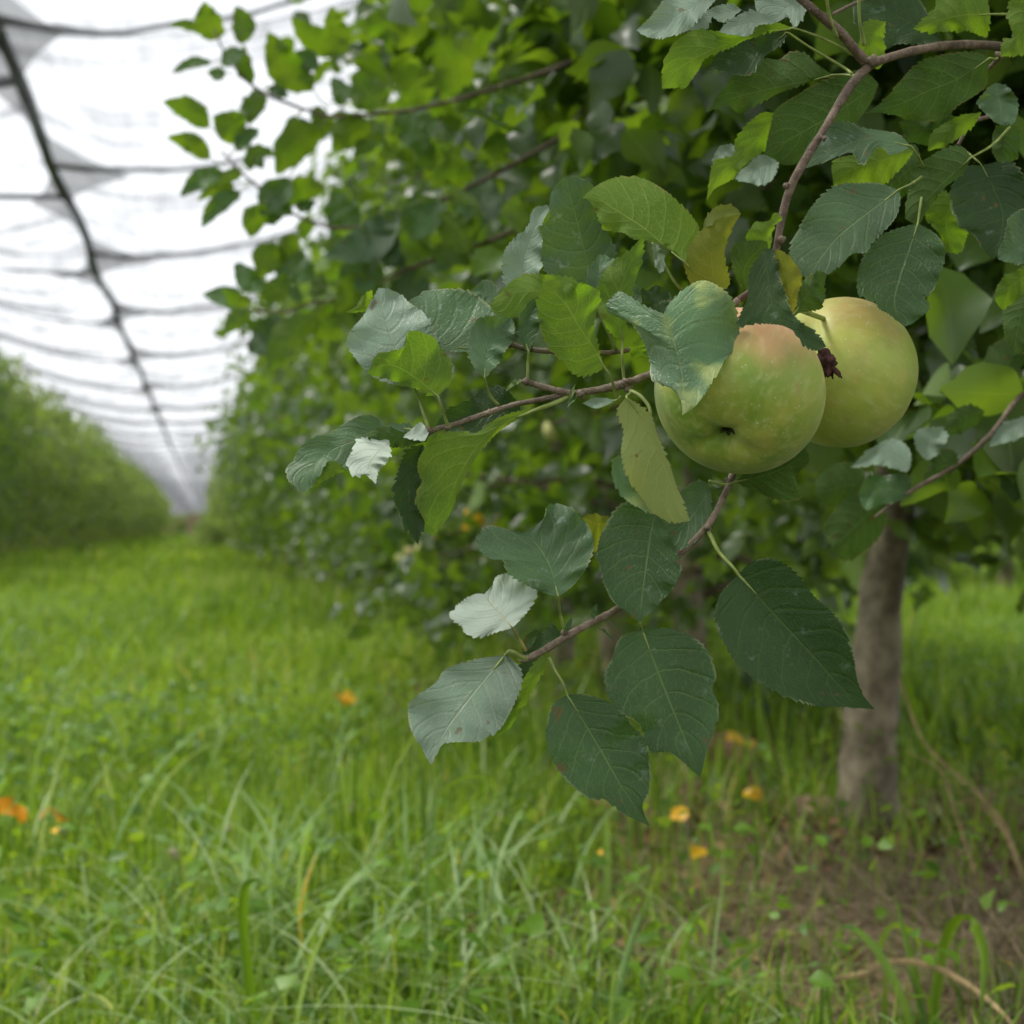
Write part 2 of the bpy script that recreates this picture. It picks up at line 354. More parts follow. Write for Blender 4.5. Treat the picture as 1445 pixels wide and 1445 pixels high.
parts = [grass_zone(36000, 1.35, 3.6, .05, .17, .0028, .0085, 4, keep=.16),
         grass_zone(46000, 3.4, 8, .07, .24, .005, .013, 3, keep=.3),
         grass_zone(70000, 7.5, 24, .10, .28, .008, .02, 2, power=2, keep=.5),
         grass_zone(60000, 22, 140, .14, .30, .03, .08, 2, power=2, keep=.8)]
# taller tufts standing in clumps out of the turf
nc_ = 260; cx_, cy_, cd_ = field(nc_, 2.0, 9.0, margin=1.25); kk = ~instrip(cx_, cy_); cx_, cy_ = cx_[kk], cy_[kk]
ix = rng.integers(0, len(cx_), 5200); n = len(ix); sp_ = rng.uniform(.02, .09, len(cx_))[ix]
x, y = cx_[ix]+rng.normal(0, 1, n)*sp_, cy_[ix]+rng.normal(0, 1, n)*sp_; hh = rng.uniform(.14, .34, len(cx_))[ix]; tone = rng.uniform(.1, .8, len(cx_))[ix]
parts.append(blades(x, y, hh*rng.uniform(.5, 1.1, n), rng.uniform(.004, .011, n), np.abs(rng.normal(.35, .3, n)), 5, np.clip(tone+rng.normal(0, .12, n), 0, 1), 1.0))
V, Fq, a = join(parts)
tag(mesh('grass', V, Fq, M['grass'], attr=a), 'bright green meadow grass filling the alley between the rows', None, kind='stuff')
# long arching sage blades along the bottom of the picture
n = 1700; x, y, d = field(n, 1.42, 2.2, margin=1.2); k = (x < .62) & (rng.uniform(0, 1, n) < patch(x, y, 3.2, 1)**1.4*np.interp(d, [1.4, 1.9, 2.2], [1, .75, .25])) ; x, y = x[k], y[k]; n = len(x)
az = np.where(rng.uniform(0, 1, n) < .55, rng.normal(PI, .8, n), rng.uniform(0, 2*PI, n))
V1 = blades(x, y, rng.uniform(.10, .25, n)*(.7+.6*patch(x, y, 3)), rng.uniform(.003, .0058, n), rng.uniform(.6, 1.9, n), 10, rng.uniform(.2, 1, n), 1.1, az=az)
n = 90; x = rng.normal(.12, .16, n); y = rng.normal(1.95, .18, n)
V2 = blades(x, y, rng.uniform(.15, .27, n), rng.uniform(.007, .012, n), rng.uniform(.3, 1.1, n), 9, rng.uniform(0, .5, n), 1.1)
n = 260; x, y, d = field(n, 2.1, 4.5, margin=1.2); k = x < .75; x, y = x[k], y[k]; n = len(x)
V3 = blades(x, y, rng.uniform(.16, .36, n), rng.uniform(.005, .009, n), rng.uniform(.1, .9, n), 7, rng.uniform(0, .8, n), 1.0)
V, Fq, a = join([V1, V2, V3])
tag(mesh('arching_grass', V, Fq, M['sage'], attr=a), 'long arching grey-green grass blades in front of the meadow', None, kind='stuff')
# broad-leaved weeds low in the turf
def oval_leaves(c, dirv, nrm, size, var, rows, wid=.42, cols=1, fold=.25, curl=.25):
    """n leaves with a folded, curled blade; c base points (n,3), dirv, nrm (n,3), size (n,)"""
    t = np.linspace(0, 1, rows+1); W = wid*np.sin(PI*np.clip(t, 0, 1)**.80)**.95*(1-.25*t**4); W[0] = .02; W[-1] = .01
    s = np.linspace(-1, 1, 2*cols+1)
    T, Sg = np.meshgrid(t, s, indexing='ij'); Yv = W[:, None]*Sg
    n = len(c); side = np.cross(nrm, dirv); side /= np.linalg.norm(side, axis=1)[:, None]+1e-9; nr = np.cross(dirv, side)
    fo = (fold*rng.uniform(.2, 1.6, n))[:, None, None]; cu = (curl*rng.normal(1, .8, n))[:, None, None]; tw = (rng.normal(0, .35, n))[:, None, None]
    wp = rng.uniform(0, 6.3, n)[:, None, None]; wf_ = rng.uniform(5, 11, n)[:, None, None]
    Zv = fo*np.abs(Yv)[None]-cu*(T**2)[None]+tw*(Yv*T)[None]+.28*np.sin(wf_*T[None]+wp+2*Sg[None])*np.abs(Yv)[None]
    V = c[:, None, None, :]+size[:, None, None, None]*(T[None, ..., None]*dirv[:, None, None, :]+Yv[None, ..., None]*side[:, None, None, :]+Zv[..., None]*nr[:, None, None, :])
    k = (rows+1)*(2*cols+1); q = []
    for i in range(rows):
        for j in range(2*cols): b = i*(2*cols+1)+j; q.append((b, b+2*cols+1, b+2*cols+2, b+1))
    q = np.array(q); Fq = (np.arange(n)[:, None, None]*k+q[None]).reshape(-1, 4)
    uv = np.stack([np.broadcast_to(T, (n,)+T.shape), np.broadcast_to(Sg*.5+.5, (n,)+T.shape)], -1).reshape(-1, 2)
    return V.reshape(-1, 3), Fq, np.repeat(var, k), uv
def unit(v): return v/(np.linalg.norm(v, axis=-1, keepdims=True)+1e-9)
M['weed'] = leafmat('weed_leaf', (.085, .21, .024), (.15, .25, .05), (.28, .52, .02), .38, rough=.45, spec=.4, detail=False, var=.4)
n = 95000; x, y, d = field(n, 1.5, 9.5, margin=1.3); p = patch(x, y, 1.3, 4)
k = (rng.uniform(0, 1, n) < p*.9) & (~instrip(x, y) | (rng.uniform(0, 1, n) < .28)); x, y = x[k], y[k]; n = len(x)
c = np.stack([x, y, gh(x, y)+rng.uniform(.01, .19, n)*(.45+patch(x, y, 1.3, 4))], 1)
dv = unit(np.stack([rng.normal(0, 1, n), rng.normal(0, 1, n), rng.normal(.25, .4, n)], 1)); nr = unit(np.stack([rng.normal(0, .4, n), rng.normal(0, .4, n), np.ones(n)], 1))
V, Fq, a, uv = oval_leaves(c, dv, nr, rng.uniform(.010, .030, n), rng.uniform(0, 1, n), 3, .38)
tag(mesh('low_weeds', V, Fq, M['weed'], uv=uv, attr=a), 'small leaved clover and weeds low in the turf', None, kind='stuff')
# dry tangle of stems and litter under the row
n = 26000; y = 1.5+rng.uniform(0, 1, n)**1.5*4.5; x = rng.normal(1.05, .27, n)
V1 = blades(x, y, rng.uniform(.01, .13, n)*(.3+patch(x, y, 2))*np.where(x > .85, 1.2, .6)*np.where((np.abs(x-1.15) < .2) & (y > 2.2), .45, 1), rng.uniform(.0008, .0026, n), rng.uniform(.4, 5, n), 4, rng.uniform(0, 1, n), .8)
tag(mesh('dry_stems', V1[0], V1[1], M['straw'], attr=V1[2]), 'grey brown tangle of dead stems on the soil under the row', None, kind='stuff')

M['litter'] = simple('leaf_litter', (0, 0, 0), .85, spec=.2, var=[(0, (.09, .045, .025)), (.5, (.22, .12, .06)), (1, (.42, .27, .13))])
n = 5200; y = 1.5+rng.uniform(0, 1, n)**1.3*6; x = rng.normal(1.0, .34, n)
c = np.stack([x, y, gh(x, y)+rng.uniform(.002, .02, n)], 1); dv = unit(np.stack([rng.normal(0, 1, n), rng.normal(0, 1, n), rng.normal(0, .35, n)], 1)); nr = unit(np.stack([rng.normal(0, .5, n), rng.normal(0, .5, n), np.ones(n)], 1))
V, Fq, a, uv = oval_leaves(c, dv, nr, rng.uniform(.012, .045, n), rng.uniform(0, 1, n)**1.4, 4, .36, 1, fold=.5, curl=.5)
tag(mesh('leaf_litter', V, Fq, M['litter'], attr=a), 'brown dead leaves and crumbs scattered on the soil under the row', None, kind='stuff')

# ------------------------------------------------------------------ trees
def crown_mesh(name, nl, size, rows, cols, mat, seed, hbot=.45, htop=2.95, keep=None, rmid=.85, nb=46, spread=.075):
    r_ = np.random.default_rng(seed)
    C, D, NR, SZ = [], [], [], []
    br = []
    for b in range(nb):
        h = hbot+(htop-hbot)*(b/(nb-1))**.95+r_.normal(0, .04); az = b*2.399+r_.normal(0, .5)
        f = (h-hbot)/(htop-hbot)
        rad = np.interp(f, [0, .12, .4, .7, 1], [.52, .72, rmid, rmid*.8, .22])*r_.uniform(.72, 1.22)
        rise = r_.uniform(-.1, .35) if f < .5 else r_.uniform(.1, .5)
        h0 = h-rise*.6*rad
        br.append((az, rad, max(h0, .38), rise))
        m = int(nl/nb*rad/.6)
        t = r_.uniform(.12, 1.05, m)**.75
        sub = np.floor(t*9)/9; off = r_.normal(0, 1, (10, 3))*np.array([.09, .09, .06])
        px = np.cos(az)*rad*t; py = np.sin(az)*rad*t; pz = h0+rise*rad*t-.10*t**2.5
        base = np.stack([px, py, pz], 1)+off[np.minimum((t*9).astype(int), 9)]*np.minimum(1, t*1.4)[:, None]+r_.normal(0, spread, (m, 3))
        out = np.stack([np.cos(az)*np.ones(m), np.sin(az)*np.ones(m), np.zeros(m)], 1)
        d = unit(out*.35+r_.normal(0, .75, (m, 3))+np.array([0, 0, -.35]))
        nn = unit(np.array([0, 0, 1.])+r_.normal(0, .55, (m, 3))+out*.2)
        C.append(base); D.append(d); NR.append(nn); SZ.append(size*r_.uniform(.6, 1.15, m))
    C, D, NR, SZ = np.vstack(C), np.vstack(D), np.vstack(NR), np.concatenate(SZ)
    if keep is not None:
        k = keep(C); C, D, NR, SZ = C[k], D[k], NR[k], SZ[k]
    V, Fq, a, uv = oval_leaves(C, D, NR, SZ, r_.uniform(0, 1, len(C)), rows, .36, cols)
    o = mesh(name, V, Fq, mat, uv=uv, attr=a)
    return o, br
def trunk_pts(seed, top=2.7, wob=.05):
    r_ = random.Random(seed); return [(0, 0, -.1)]+[(r_.uniform(-wob, wob)*z, r_.uniform(-wob, wob)*z, z) for z in (.15, .45, .8, 1.3, 1.9, top)]
def limbs(br, stride=2):
    sp_ = []
    for az, rad, h0, rise in br[::stride]:
        r1 = rad*.95
        sp_.append(([(0, 0, h0), (math.cos(az)*r1*.5, math.sin(az)*r1*.5, h0+rise*r1*.5), (math.cos(az)*r1, math.sin(az)*r1, h0+rise*r1-.1)], [.012, .008, .003]))
    return sp_
def build_tree(kind, seed, label, group, loc, trad=.05, lean=False, **kw):
    e = empty('apple_tree', loc); tag(e, label, 'tree', group)
    cr, br = crown_mesh('crown', seed=seed, **kw); cr.parent = e
    if lean: tube('trunk', [(0, 0, -.1), (0, 0, .02), (.004, 0, .15), (.012, 0, .27), (.022, 0, .36), (.028, 0, .44), (.05, 0, .56), (.07, .02, .8), (.05, .03, 1.4), (0, 0, 2.6)], [.060, .048, .035, .033, .041, .039, .033, .033, .028, .012], M['trunk'], e, n=20, seg=60, knob=.06, seed=3)
    else: tube('trunk', trunk_pts(seed), [trad*1.35, trad*1.05, trad, trad*.95, trad*.8, trad*.55, trad*.25], M['trunk'], e, n=12, seg=26, knob=.05, seed=seed)
    if kind == 'near':
        for p_, r_ in limbs(br, 2): tube('limb', p_, r_, M['branch'], e, n=6, seg=6)
    return e
def copy_tree(src, loc, rz, label, group, sc=1.0):
    c = src.copy(); COL.objects.link(c); c.location = loc; c.rotation_euler = (0, 0, rz); c.scale = (sc, sc, sc*rnd.uniform(.95, 1.05)); c['label'] = label; c['group'] = group
    for ch in src.children:
        q = ch.copy(); COL.objects.link(q); q.parent = c
    return c
GR_R, GR_L, GR_F = 'apple trees of the right-hand row', 'apple trees of the left-hand row', 'apple trees of the row beyond'
ord_ = ['first', 'second', 'third', 'fourth', 'fifth', 'sixth', 'seventh']
near = []
ROW = 1.2
near_y = [2.74, 3.88, 4.75, 5.6, 6.5, 7.35]
src_near = []
for i, y in enumerate(near_y):
    lab = ['apple tree whose thick grey trunk stands in the grass at the right', 'apple tree just behind the thick grey trunk, its own base half hidden',
           'third apple tree along the right row, behind the low hanging leaves', 'fourth apple tree along the right row, among blurred foliage',
           'fifth apple tree along the right row, among blurred foliage', 'sixth apple tree along the right row, its branches over the alley'][i]
    x = ROW+(-.035 if i == 0 else rnd.uniform(-.05, .05))
    loc = (x, y, float(gh(x, y)))
    if i < 3:
        e = build_tree('near', 40+i, lab, GR_R, loc, trad=.036, lean=(i == 0), nl=3600, size=.076, rows=7, cols=2, mat=M['crown'], hbot=.62 if i == 0 else .34, rmid=.82)
        src_near.append(e)
    else:
        e = copy_tree(src_near[1+i % 2], loc, rnd.uniform(0, 6.28), lab, GR_R)
src_mid = []
y = 8.25; i = 0
FARLAB = 'one of the apple trees merging into the blurred right-hand row'
while y < 105:
    x = ROW+rnd.uniform(-.06, .06); loc = (x, y, float(gh(x, y)))
    if y < 26:
        if len(src_mid) < 3: src_mid.append(build_tree('mid', 60+i, FARLAB, GR_R, loc, nl=2500, size=.080, rows=4, cols=1, mat=M['crown'], hbot=.30))
        else: copy_tree(src_mid[i % 3], loc, rnd.uniform(0, 6.28), FARLAB, GR_R, rnd.uniform(.92, 1.08))
        y += .88
    else:
        if i % 97 < 0: pass
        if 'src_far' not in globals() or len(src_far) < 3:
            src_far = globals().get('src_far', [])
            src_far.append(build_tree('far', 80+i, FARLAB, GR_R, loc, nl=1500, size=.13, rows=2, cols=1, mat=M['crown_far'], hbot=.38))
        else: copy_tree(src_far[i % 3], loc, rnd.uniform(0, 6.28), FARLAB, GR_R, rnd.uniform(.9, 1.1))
        y += .9
    i += 1
y = 15.0
while y < 130:
    x = -3.45+rnd.uniform(-.1, .1)
    copy_tree(src_far[i % 3] if y > 26 else src_mid[i % 3], (x, y, float(gh(x, y))), rnd.uniform(0, 6.28), 'one of the rounded apple trees of the blurred left-hand row', GR_L, rnd.uniform(.88, 1.22))
    y += rnd.uniform(.95, 1.35); i += 1
y = 8.6
while y < 24:
    x = 6.0+rnd.uniform(-.06, .06)
    copy_tree(src_mid[i % 3], (x, y, float(gh(x, y))), rnd.uniform(0, 6.28), 'one of the apple trees of the row beyond the right alley', GR_F, rnd.uniform(.9, 1.05)); y += .95; i += 1

# ------------------------------------------------------------------ hail net
nm, t = newmat('net_mesh'); lk = t.links.new
tcn = N(t, 'ShaderNodeTexCoord'); mp = N(t, 'ShaderNodeMapping'); mp.inputs['Scale'].default_value = (9, .8, 1); lk(tcn.outputs['Object'], mp.inputs[0])
nn1 = noise(t, mp.outputs[0], 1.0, 5, .7)
mpb = N(t, 'ShaderNodeMapping'); mpb.inputs['Scale'].default_value = (.5, 2.4, 1); lk(tcn.outputs['Object'], mpb.inputs[0])
nn2 = noise(t, mpb.outputs[0], 1.0, 4, .65)
dens = math_(t, 'ADD', mapr(t, nn1, .35, .75, .20, .42), mapr(t, nn2, .45, .72, 0, .42))
di = N(t, 'ShaderNodeBsdfDiffuse'); di.inputs[0].default_value = (.13, .135, .15, 1); tl = N(t, 'ShaderNodeBsdfTranslucent'); tl.inputs[0].default_value = (.17, .175, .19, 1)
m1 = N(t, 'ShaderNodeMixShader'); m1.inputs[0].default_value = .5; lk(di.outputs[0], m1.inputs[1]); lk(tl.outputs[0], m1.inputs[2])
tb = N(t, 'ShaderNodeBsdfTransparent'); m2 = N(t, 'ShaderNodeMixShader'); lk(dens, m2.inputs[0]); lk(tb.outputs[0], m2.inputs[1]); lk(m1.outputs[0], m2.inputs[2])
o_ = N(t, 'ShaderNodeOutputMaterial'); lk(m2.outputs[0], o_.inputs[0])
M['net'] = nm
nm2, t = newmat('net_gather'); lk = t.links.new
di = N(t, 'ShaderNodeBsdfDiffuse'); di.inputs[0].default_value = (.15, .155, .17, 1); tb = N(t, 'ShaderNodeBsdfTransparent'); m2 = N(t, 'ShaderNodeMixShader'); m2.inputs[0].default_value = .60
lk(tb.outputs[0], m2.inputs[1]); lk(di.outputs[0], m2.inputs[2]); o_ = N(t, 'ShaderNodeOutputMaterial'); lk(m2.outputs[0], o_.inputs[0])
M['cable'] = simple('seam_rope', (.19, .195, .21), .8)
HN = CAM.z+2.9
LINES = [-9, -5, -1, 3.2, 7.6, 10.0-.4, 13.4, 17.6, 22.0, 27.4, 33.5, 39.5, 45, 50.5, 56] + [56+4.0*k for k in range(1, 117)]
LINES = np.array(sorted(LINES), float)
def net_z(x, y, sagon=True):
    u = np.abs(((x+1.2+2.4) % 4.8)-2.4)/2.4       # 0 on a seam, 1 over a row
    base = HN+.42*u**1.4-.10*np.sin(PI*u)
    if not sagon: return base
    k = np.clip(np.searchsorted(LINES, y, side='right')-1, 0, len(LINES)-2)
    f = np.clip((y-LINES[k])/(LINES[k+1]-LINES[k]), 0, 1)
    sag = np.where(y > 48, .30, .30)
    return base-sag*(4*f*(1-f))*(.35+.65*np.minimum(u*4, 1))
def net_sheet(x0, x1, label):
    xs = np.linspace(x0, x1, 25); ys = np.r_[np.arange(-9, 110, .36), np.arange(110, 518, 1.0)]
    X, Y = np.meshgrid(xs, ys); Z = net_z(X, Y)+.008*np.sin(X*23+Y)*np.sin(Y*7)
    Z[:, 0] = net_z(np.full(len(ys), x0+1e-4), ys); Z[:, -1] = net_z(np.full(len(ys), x1-1e-4), ys)
    nx = len(xs); ii = (np.arange(len(ys)-1)[:, None]*nx+np.arange(nx-1)[None]).ravel()
    return mesh('net_sheet', np.stack([X.ravel(), Y.ravel(), Z.ravel()], 1), np.stack([ii, ii+1, ii+nx+1, ii+nx], 1), M['net'], net)
net = empty('hail_net', (0, 0, 0)); tag(net, 'grey hail net sagging in scallops over the orchard alley', 'net')
for x0 in (-10.8, -6.0, -1.2, 3.6): net_sheet(x0, x0+4.8, '')
for sx_ in (-6.0, -1.2, 3.6):
    ys_ = np.arange(-9, 137, 1.1)
    # the gathered seam dips and kinks at every cross cable
    pts = [(sx_+.022*math.sin(q*1.25), q, HN+.03*math.sin(q*.9)) for q in ys_]
    tube('seam_rope', pts, [.046], M['cable'], net, n=6, seg=300, knob=.12)
for q in LINES:
    q_in = q
    for x0 in (-6.0, -1.2):
        q = q_in+(1.3 if x0 < -2 else 0)
        xx = np.linspace(x0, x0+4.8, 15)
        pts = [(a_, q+.08*math.sin(a_*2+q), float(net_z(np.array(a_), np.array(q), False))+.012*math.sin(a_*9+q)-.01) for a_ in xx]
        pts[0] = (x0, q, HN); pts[-1] = (x0+4.8, q, HN)
        if q < 58: tube('cross_cable', pts, [.032, .018, .013, .018, .032], M['cable'], net, n=6, seg=40, knob=.2, seed=int(q*7) % 999)
        if q < 46:
            for sgn, xs0 in (((1, x0),) if x0 > -2 else ((-1, x0+4.8),)):
                # net pulled into a doubled triangle where the cable meets the seam
                a0 = (.60 if sgn > 0 else .3)*(.55 if q < 11 else 1)*rnd.uniform(.8, 1.2); Vg = []
                for i_ in range(7):
                    for j_ in range(7):
                        u_, v_ = i_/6, (j_/6-.5)*2
                        wx = a0*(1-abs(v_))**1.8*u_
                        Vg.append((xs0+sgn*wx, q+v_*1.6, HN-.02-.05*u_*(1-abs(v_))))
                fg = [(i_*7+j_, i_*7+j_+1, i_*7+j_+8, i_*7+j_+7) for i_ in range(6) for j_ in range(6)]
                mesh('gusset', Vg, fg, nm2, net)

# ------------------------------------------------------------------ the near tree and its hanging branch
D0 = .80
NT = empty('apple_tree', (ROW, 1.42, float(gh(ROW, 1.42))))
tag(NT, 'near apple tree reaching in from the right, its bent branch in sharp focus', 'tree', GR_R)
def W(x, y, z): return P(x, y, D0+z/100.)
def local(o):
    """keep world coordinates of a mesh built in world space when it hangs under the tree's Empty"""
    for v in o.data.vertices: v.co -= NT.location
    return o
def shift(V, by=None): return np.asarray(V)-np.array(by if by is not None else NT.location)
def wood(name, pts, rad, mat='branch', D=None, parent=None, knob=.05, n=12, buds=True, by=None):
    parent = parent or NT
    pw = shift([tuple(W(*p)) for p in pts], by)
    o = tube(name, pw, [r/1000. for r in rad], M[mat], parent, n=n, seg=len(pts)*8, knob=knob, seed=len(pts)+int(pts[0][0]))
    return o
W1 = [(1640, 120, 55), (1540, 90, 30), (1480, 76, 18), (1435, 70, 13), (1405, 65, 10), (1372, 63, 8), (1330, 65, 6), (1288, 72, 4), (1258, 80, 3), (1232, 90, 2), (1213, 106, 1.5), (1194, 130, 1), (1166, 177, .5), (1136, 226, 0), (1113, 271, 0), (1101, 320, 0), (1095, 354, 0), (1085, 385, .5), (1066, 407, 1), (1042, 423, 1)]
tw = [tuple(NT.location+Vector((0, 0, 1.05))-Vector(NT.location))]
pts1 = [(0, 0, 1.0), (-.25, -.15, 1.02)] + [tuple(q) for q in shift([tuple(W(*p)) for p in W1])]
tube('branch', pts1, [.013, .0095, .0062, .0045, .0042, .0040, .0038, .0037, .0036, .0034, .0032, .0030, .0029, .0028, .0027, .0026, .0025, .0024, .0023, .0022, .002, .0018][:22], M['branch'], NT, n=14, seg=150, knob=.045, seed=3)
tube('trunk', trunk_pts(5, 2.5, .03), [.055, .045, .042, .04, .035, .025, .01], M['trunk'], NT, n=14, seg=30, knob=.05)
wood('twig', [(1042, 423, 1), (1000, 468, 0), (952, 509, -.5), (918, 528, -1), (882, 541, -1), (845, 550, -1), (800, 556, -1), (762, 564, -1), (722, 572, -1), (682, 585, -1), (645, 598, -1), (620, 604, -1), (604, 613, -1), (599, 623, -1)], [1.9, 1.9, 1.9, 2.1, 2.3, 2.0, 2.2, 1.5, 1.3, 1.3, 1.3, 1.5, 1.3, .9], 'twig', knob=.07)
wood('twig', [(804, 556, -1), (778, 549, -1.2), (756, 543, -1.3), (741, 538, -1.4)], [2.0, 1.5, 1.4, 1.6], 'twig', knob=.1)
wood('twig', [(1010, 455, 1.5), (950, 480, 2), (900, 491, 2), (865, 497, 1.5), (820, 498, 1), (765, 495, 1), (738, 491, 1), (720, 486, 1)], [1.3, 1.3, 1.3, 1.2, 1.2, 1.2, 1.4, 1.3], 'twig', knob=.08)
wood('twig', [(1085, 385, 1), (1088, 450, 3), (1075, 560, 4.2), (1050, 630, 4.0), (1032, 675, 2.5), (1018, 708, 1), (998, 742, 0), (966, 776, 0), (920, 818, .5), (873, 858, 0), (838, 877, -.5), (806, 894, -1), (772, 915, -1.2), (741, 931, -1.4)], [2.0, 2.0, 1.9, 1.8, 1.7, 1.7, 1.6, 1.6, 1.6, 1.6, 1.7, 1.8, 1.9, 1.6], 'twig', knob=.06)
wood('twig', [(1226, 92, 2), (1208, 72, 1.5), (1190, 50, 1), (1170, 32, .5), (1148, 14, 0), (1118, -12, 0), (1080, -40, 0)], [2.9, 2.6, 2.4, 2.3, 2.2, 2.0, 1.8], 'branch', knob=.05)
wood('twig', [(1176, 20, 3), (1197, 9, 4), (1225, -3, 5), (1260, -15, 6)], [.9, .9, .9, .9], 'twig', knob=.06)
wood('twig', [(1412, 80, 9), (1400, 92, 9.5), (1390, 102, 10)], [1.4, 1.2, 1.1], 'twig')
wood('twig', [(1395, 165, 14), (1372, 172, 13), (1360, 190, 13), (1352, 205, 13)], [1.2, 1.2, 1.1, 1.0], 'branch')
# bud scars and short spurs on the wood
for x_, y_, z_, r_ in [(1103, 338, -.25, 2.0), (1109, 262, -.2, 1.6), (1163, 195, -.1, 1.5), (1232, 86, 1.6, 3.4), (1410, 78, 8.6, 2.2), (886, 548, -1.2, 2.2), (883, 540, -1.3, 2.3), (742, 538, -1.5, 1.9), (690, 582, -1.1, 1.5), (632, 603, -1.1, 1.8), (606, 607, -1.2, 1.8), (738, 931, -1.5, 1.9), (796, 893, -1.1, 1.9), (999, 744, -.2, 2.0), (721, 486, .9, 1.8), (748, 489, .8, 1.5), (820, 556, -1.2, 2.4), (1028, 679, 2.1, 2.0)]:
    c = W(x_, y_, z_)-NT.location; a_ = rnd.uniform(0, 6)
    dv_ = Vector((math.cos(a_), .3, math.sin(a_)))*r_/1000*.7
    tube('bud', [tuple(c-dv_), tuple(c), tuple(c+dv_), tuple(c+dv_*1.7)], [r_/1300, r_/1000, r_/1400, r_/3500], M['twig'], NT, n=8, seg=8, knob=.12, seed=int(x_))

def smooth_noise1(t, seed, f=3):
    r_ = np.random.default_rng(seed); return sum(r_.normal()*np.sin(2*PI*(k_*t*f/2+r_.uniform())) / k_ for k_ in (1, 2, 3))*.5
LC = [0]
def hleaf(mid, left, right, side='T', mat='g', z=0, tilt=None, fold=.30, D=None, petiole=None, label=None, seed=None, teeth=1.0, bow=0, wave=1.0, n=None, m=7, parent=None, by=None, zl=0, zr=0, name='leaf', pr=.75, pmat='petiole'):
    """one leaf: midrib, left and right margins from base to tip (pixels of the photograph), z its distance in cm behind the branch.
    tilt: how much nearer (+) its lower end lies; side: which face the LEFT half shows (T top, B underside)"""
    LC[0] += 1; seed = seed if seed is not None else LC[0]
    D = D or D0; q = D/F*100; r_ = np.random.default_rng(seed+100)
    if tilt is None: tilt = .45 if side == 'T' else -.35
    n = n or 210; t = np.linspace(0, 1, n+1)
    Mi = catmull(mid, t)
    Le = catmull([mid[0]]+list(left)+[mid[-1]], t); Re = catmull([mid[0]]+list(right)+[mid[-1]], t)
    Ls, Rs = Le.copy(), Re.copy()
    # saw teeth along both margins
    for E in (Le, Re):
        tan = np.gradient(E, axis=0); tan /= np.linalg.norm(tan, axis=1)[:, None]+1e-9; nor = np.stack([-tan[:, 1], tan[:, 0]], 1)
        sgn = np.sign(np.sum(nor*(E-Mi), 1).mean()); ln = np.linalg.norm(np.diff(E, axis=0), axis=1).sum()
        ph = t*ln/8.0*(1+.05*np.sin(t*20+seed)) + .4*smooth_noise1(t, seed+5, 5)
        am = teeth*3.3*(.7+.5*r_.uniform(0, 1, n+1).cumsum()[0])*np.minimum(1, np.minimum(t, 1-t)*9)*(.8+.4*np.sin(t*17+seed))
        fr = ph % 1; saw = np.where(fr < .72, fr/.72, (1-fr)/.28)
        E += nor*sgn*(saw*am)[:, None]+tan*(saw*am*.7)[:, None]+nor*sgn*(smooth_noise1(t, seed+9, 7)*.8*np.sin(PI*t))[:, None]
    ymean = Mi[:, 1].mean(); xmean = Mi[:, 0].mean()
    cols = []
    s = np.r_[-np.linspace(1, 0, m+1)[:-1]**.8, np.linspace(0, 1, m+1)**.8]
    fs = -1 if side == 'T' else 1
    wn = smooth_noise1(t, seed+1, 2.5); wn2 = smooth_noise1(t, seed+2, 3.5)
    for sv in s:
        E, Es = (Le, Ls) if sv < 0 else (Re, Rs); a = abs(sv); E = Es+(E-Es)*a**9; pt = Mi+(E-Mi)*a
        wpx = np.linalg.norm(E-Mi, axis=1)
        dz = -tilt*(pt[:, 1]-ymean)*q + bow*np.sin(PI*t)
        dz = dz + fs*fold*a**1.3*wpx*q + (zl if sv < 0 else zr)*a*np.sin(PI*t)
        dz = dz + wave*.42*a**1.5*(wn if sv < 0 else wn2)*np.minimum(1, wpx/20)*np.sin(PI*t)**.5
        dz = dz + wave*.016*np.sin((t-.24*a)*7.2*2*PI)*np.sin(PI*a)*np.minimum(1, wpx/25)
        dd = D+(z+dz)/100.
        cols.append((pt, dd))
    fwv, rtv, upv = map(np.array, (fw, rt, up))
    grid = np.stack([np.array(CAM)+dd[:, None]*(fwv+((pt[:, 0]-722.5)/F)[:, None]*rtv+((722.5-pt[:, 1])/F)[:, None]*upv) for pt, dd in cols], 1)
    nc = len(s)
    k = (np.arange(n)[:, None]*nc+np.arange(nc-1)[None]).ravel(); Fq = np.stack([k, k+1, k+nc+1, k+nc], 1)
    # orient: the left half must show the wanted face
    tri = (Mi[n//4:3*n//4]-Le[n//4:3*n//4]); tn = np.gradient(Mi, axis=0)[n//4:3*n//4]
    cr = (tri[:, 0]*tn[:, 1]-tri[:, 1]*tn[:, 0]).mean()     # >0 : clockwise on screen (y down)
    # quad order l->r then forward ; normal towards the viewer when counter-clockwise on screen
    facing = cr < 0
    if facing != (side == 'T'): Fq = Fq[:, ::-1]
    V = shift(grid.reshape(-1, 3), by)
    uv = np.stack([np.repeat(t, nc), np.tile(s*.5+.5, n+1)], 1)
    o = mesh(name, V, Fq, M[mat], parent or NT, uv=uv)
    if label: o['label'] = label
    b = Vector(grid[0, m])
    # raised midrib continues into the petiole
    rib = grid[::max(1, n//20), m]
    if petiole:
        pp = [tuple(rib[3]), tuple(rib[1]), tuple(b)]+[tuple(P(x_, y_, D+z_/100.)) for x_, y_, z_ in petiole]
        pv = shift(pp, by)
        pt_ = tube('petiole', pv, [pr*.35/1000, pr*.7/1000, pr*.9/1000, pr/1000, pr*1.15/1000], M[pmat], o, n=8, seg=24, knob=.03)
    return o
exec_leaves = []
T_, B_ = 'T', 'B'
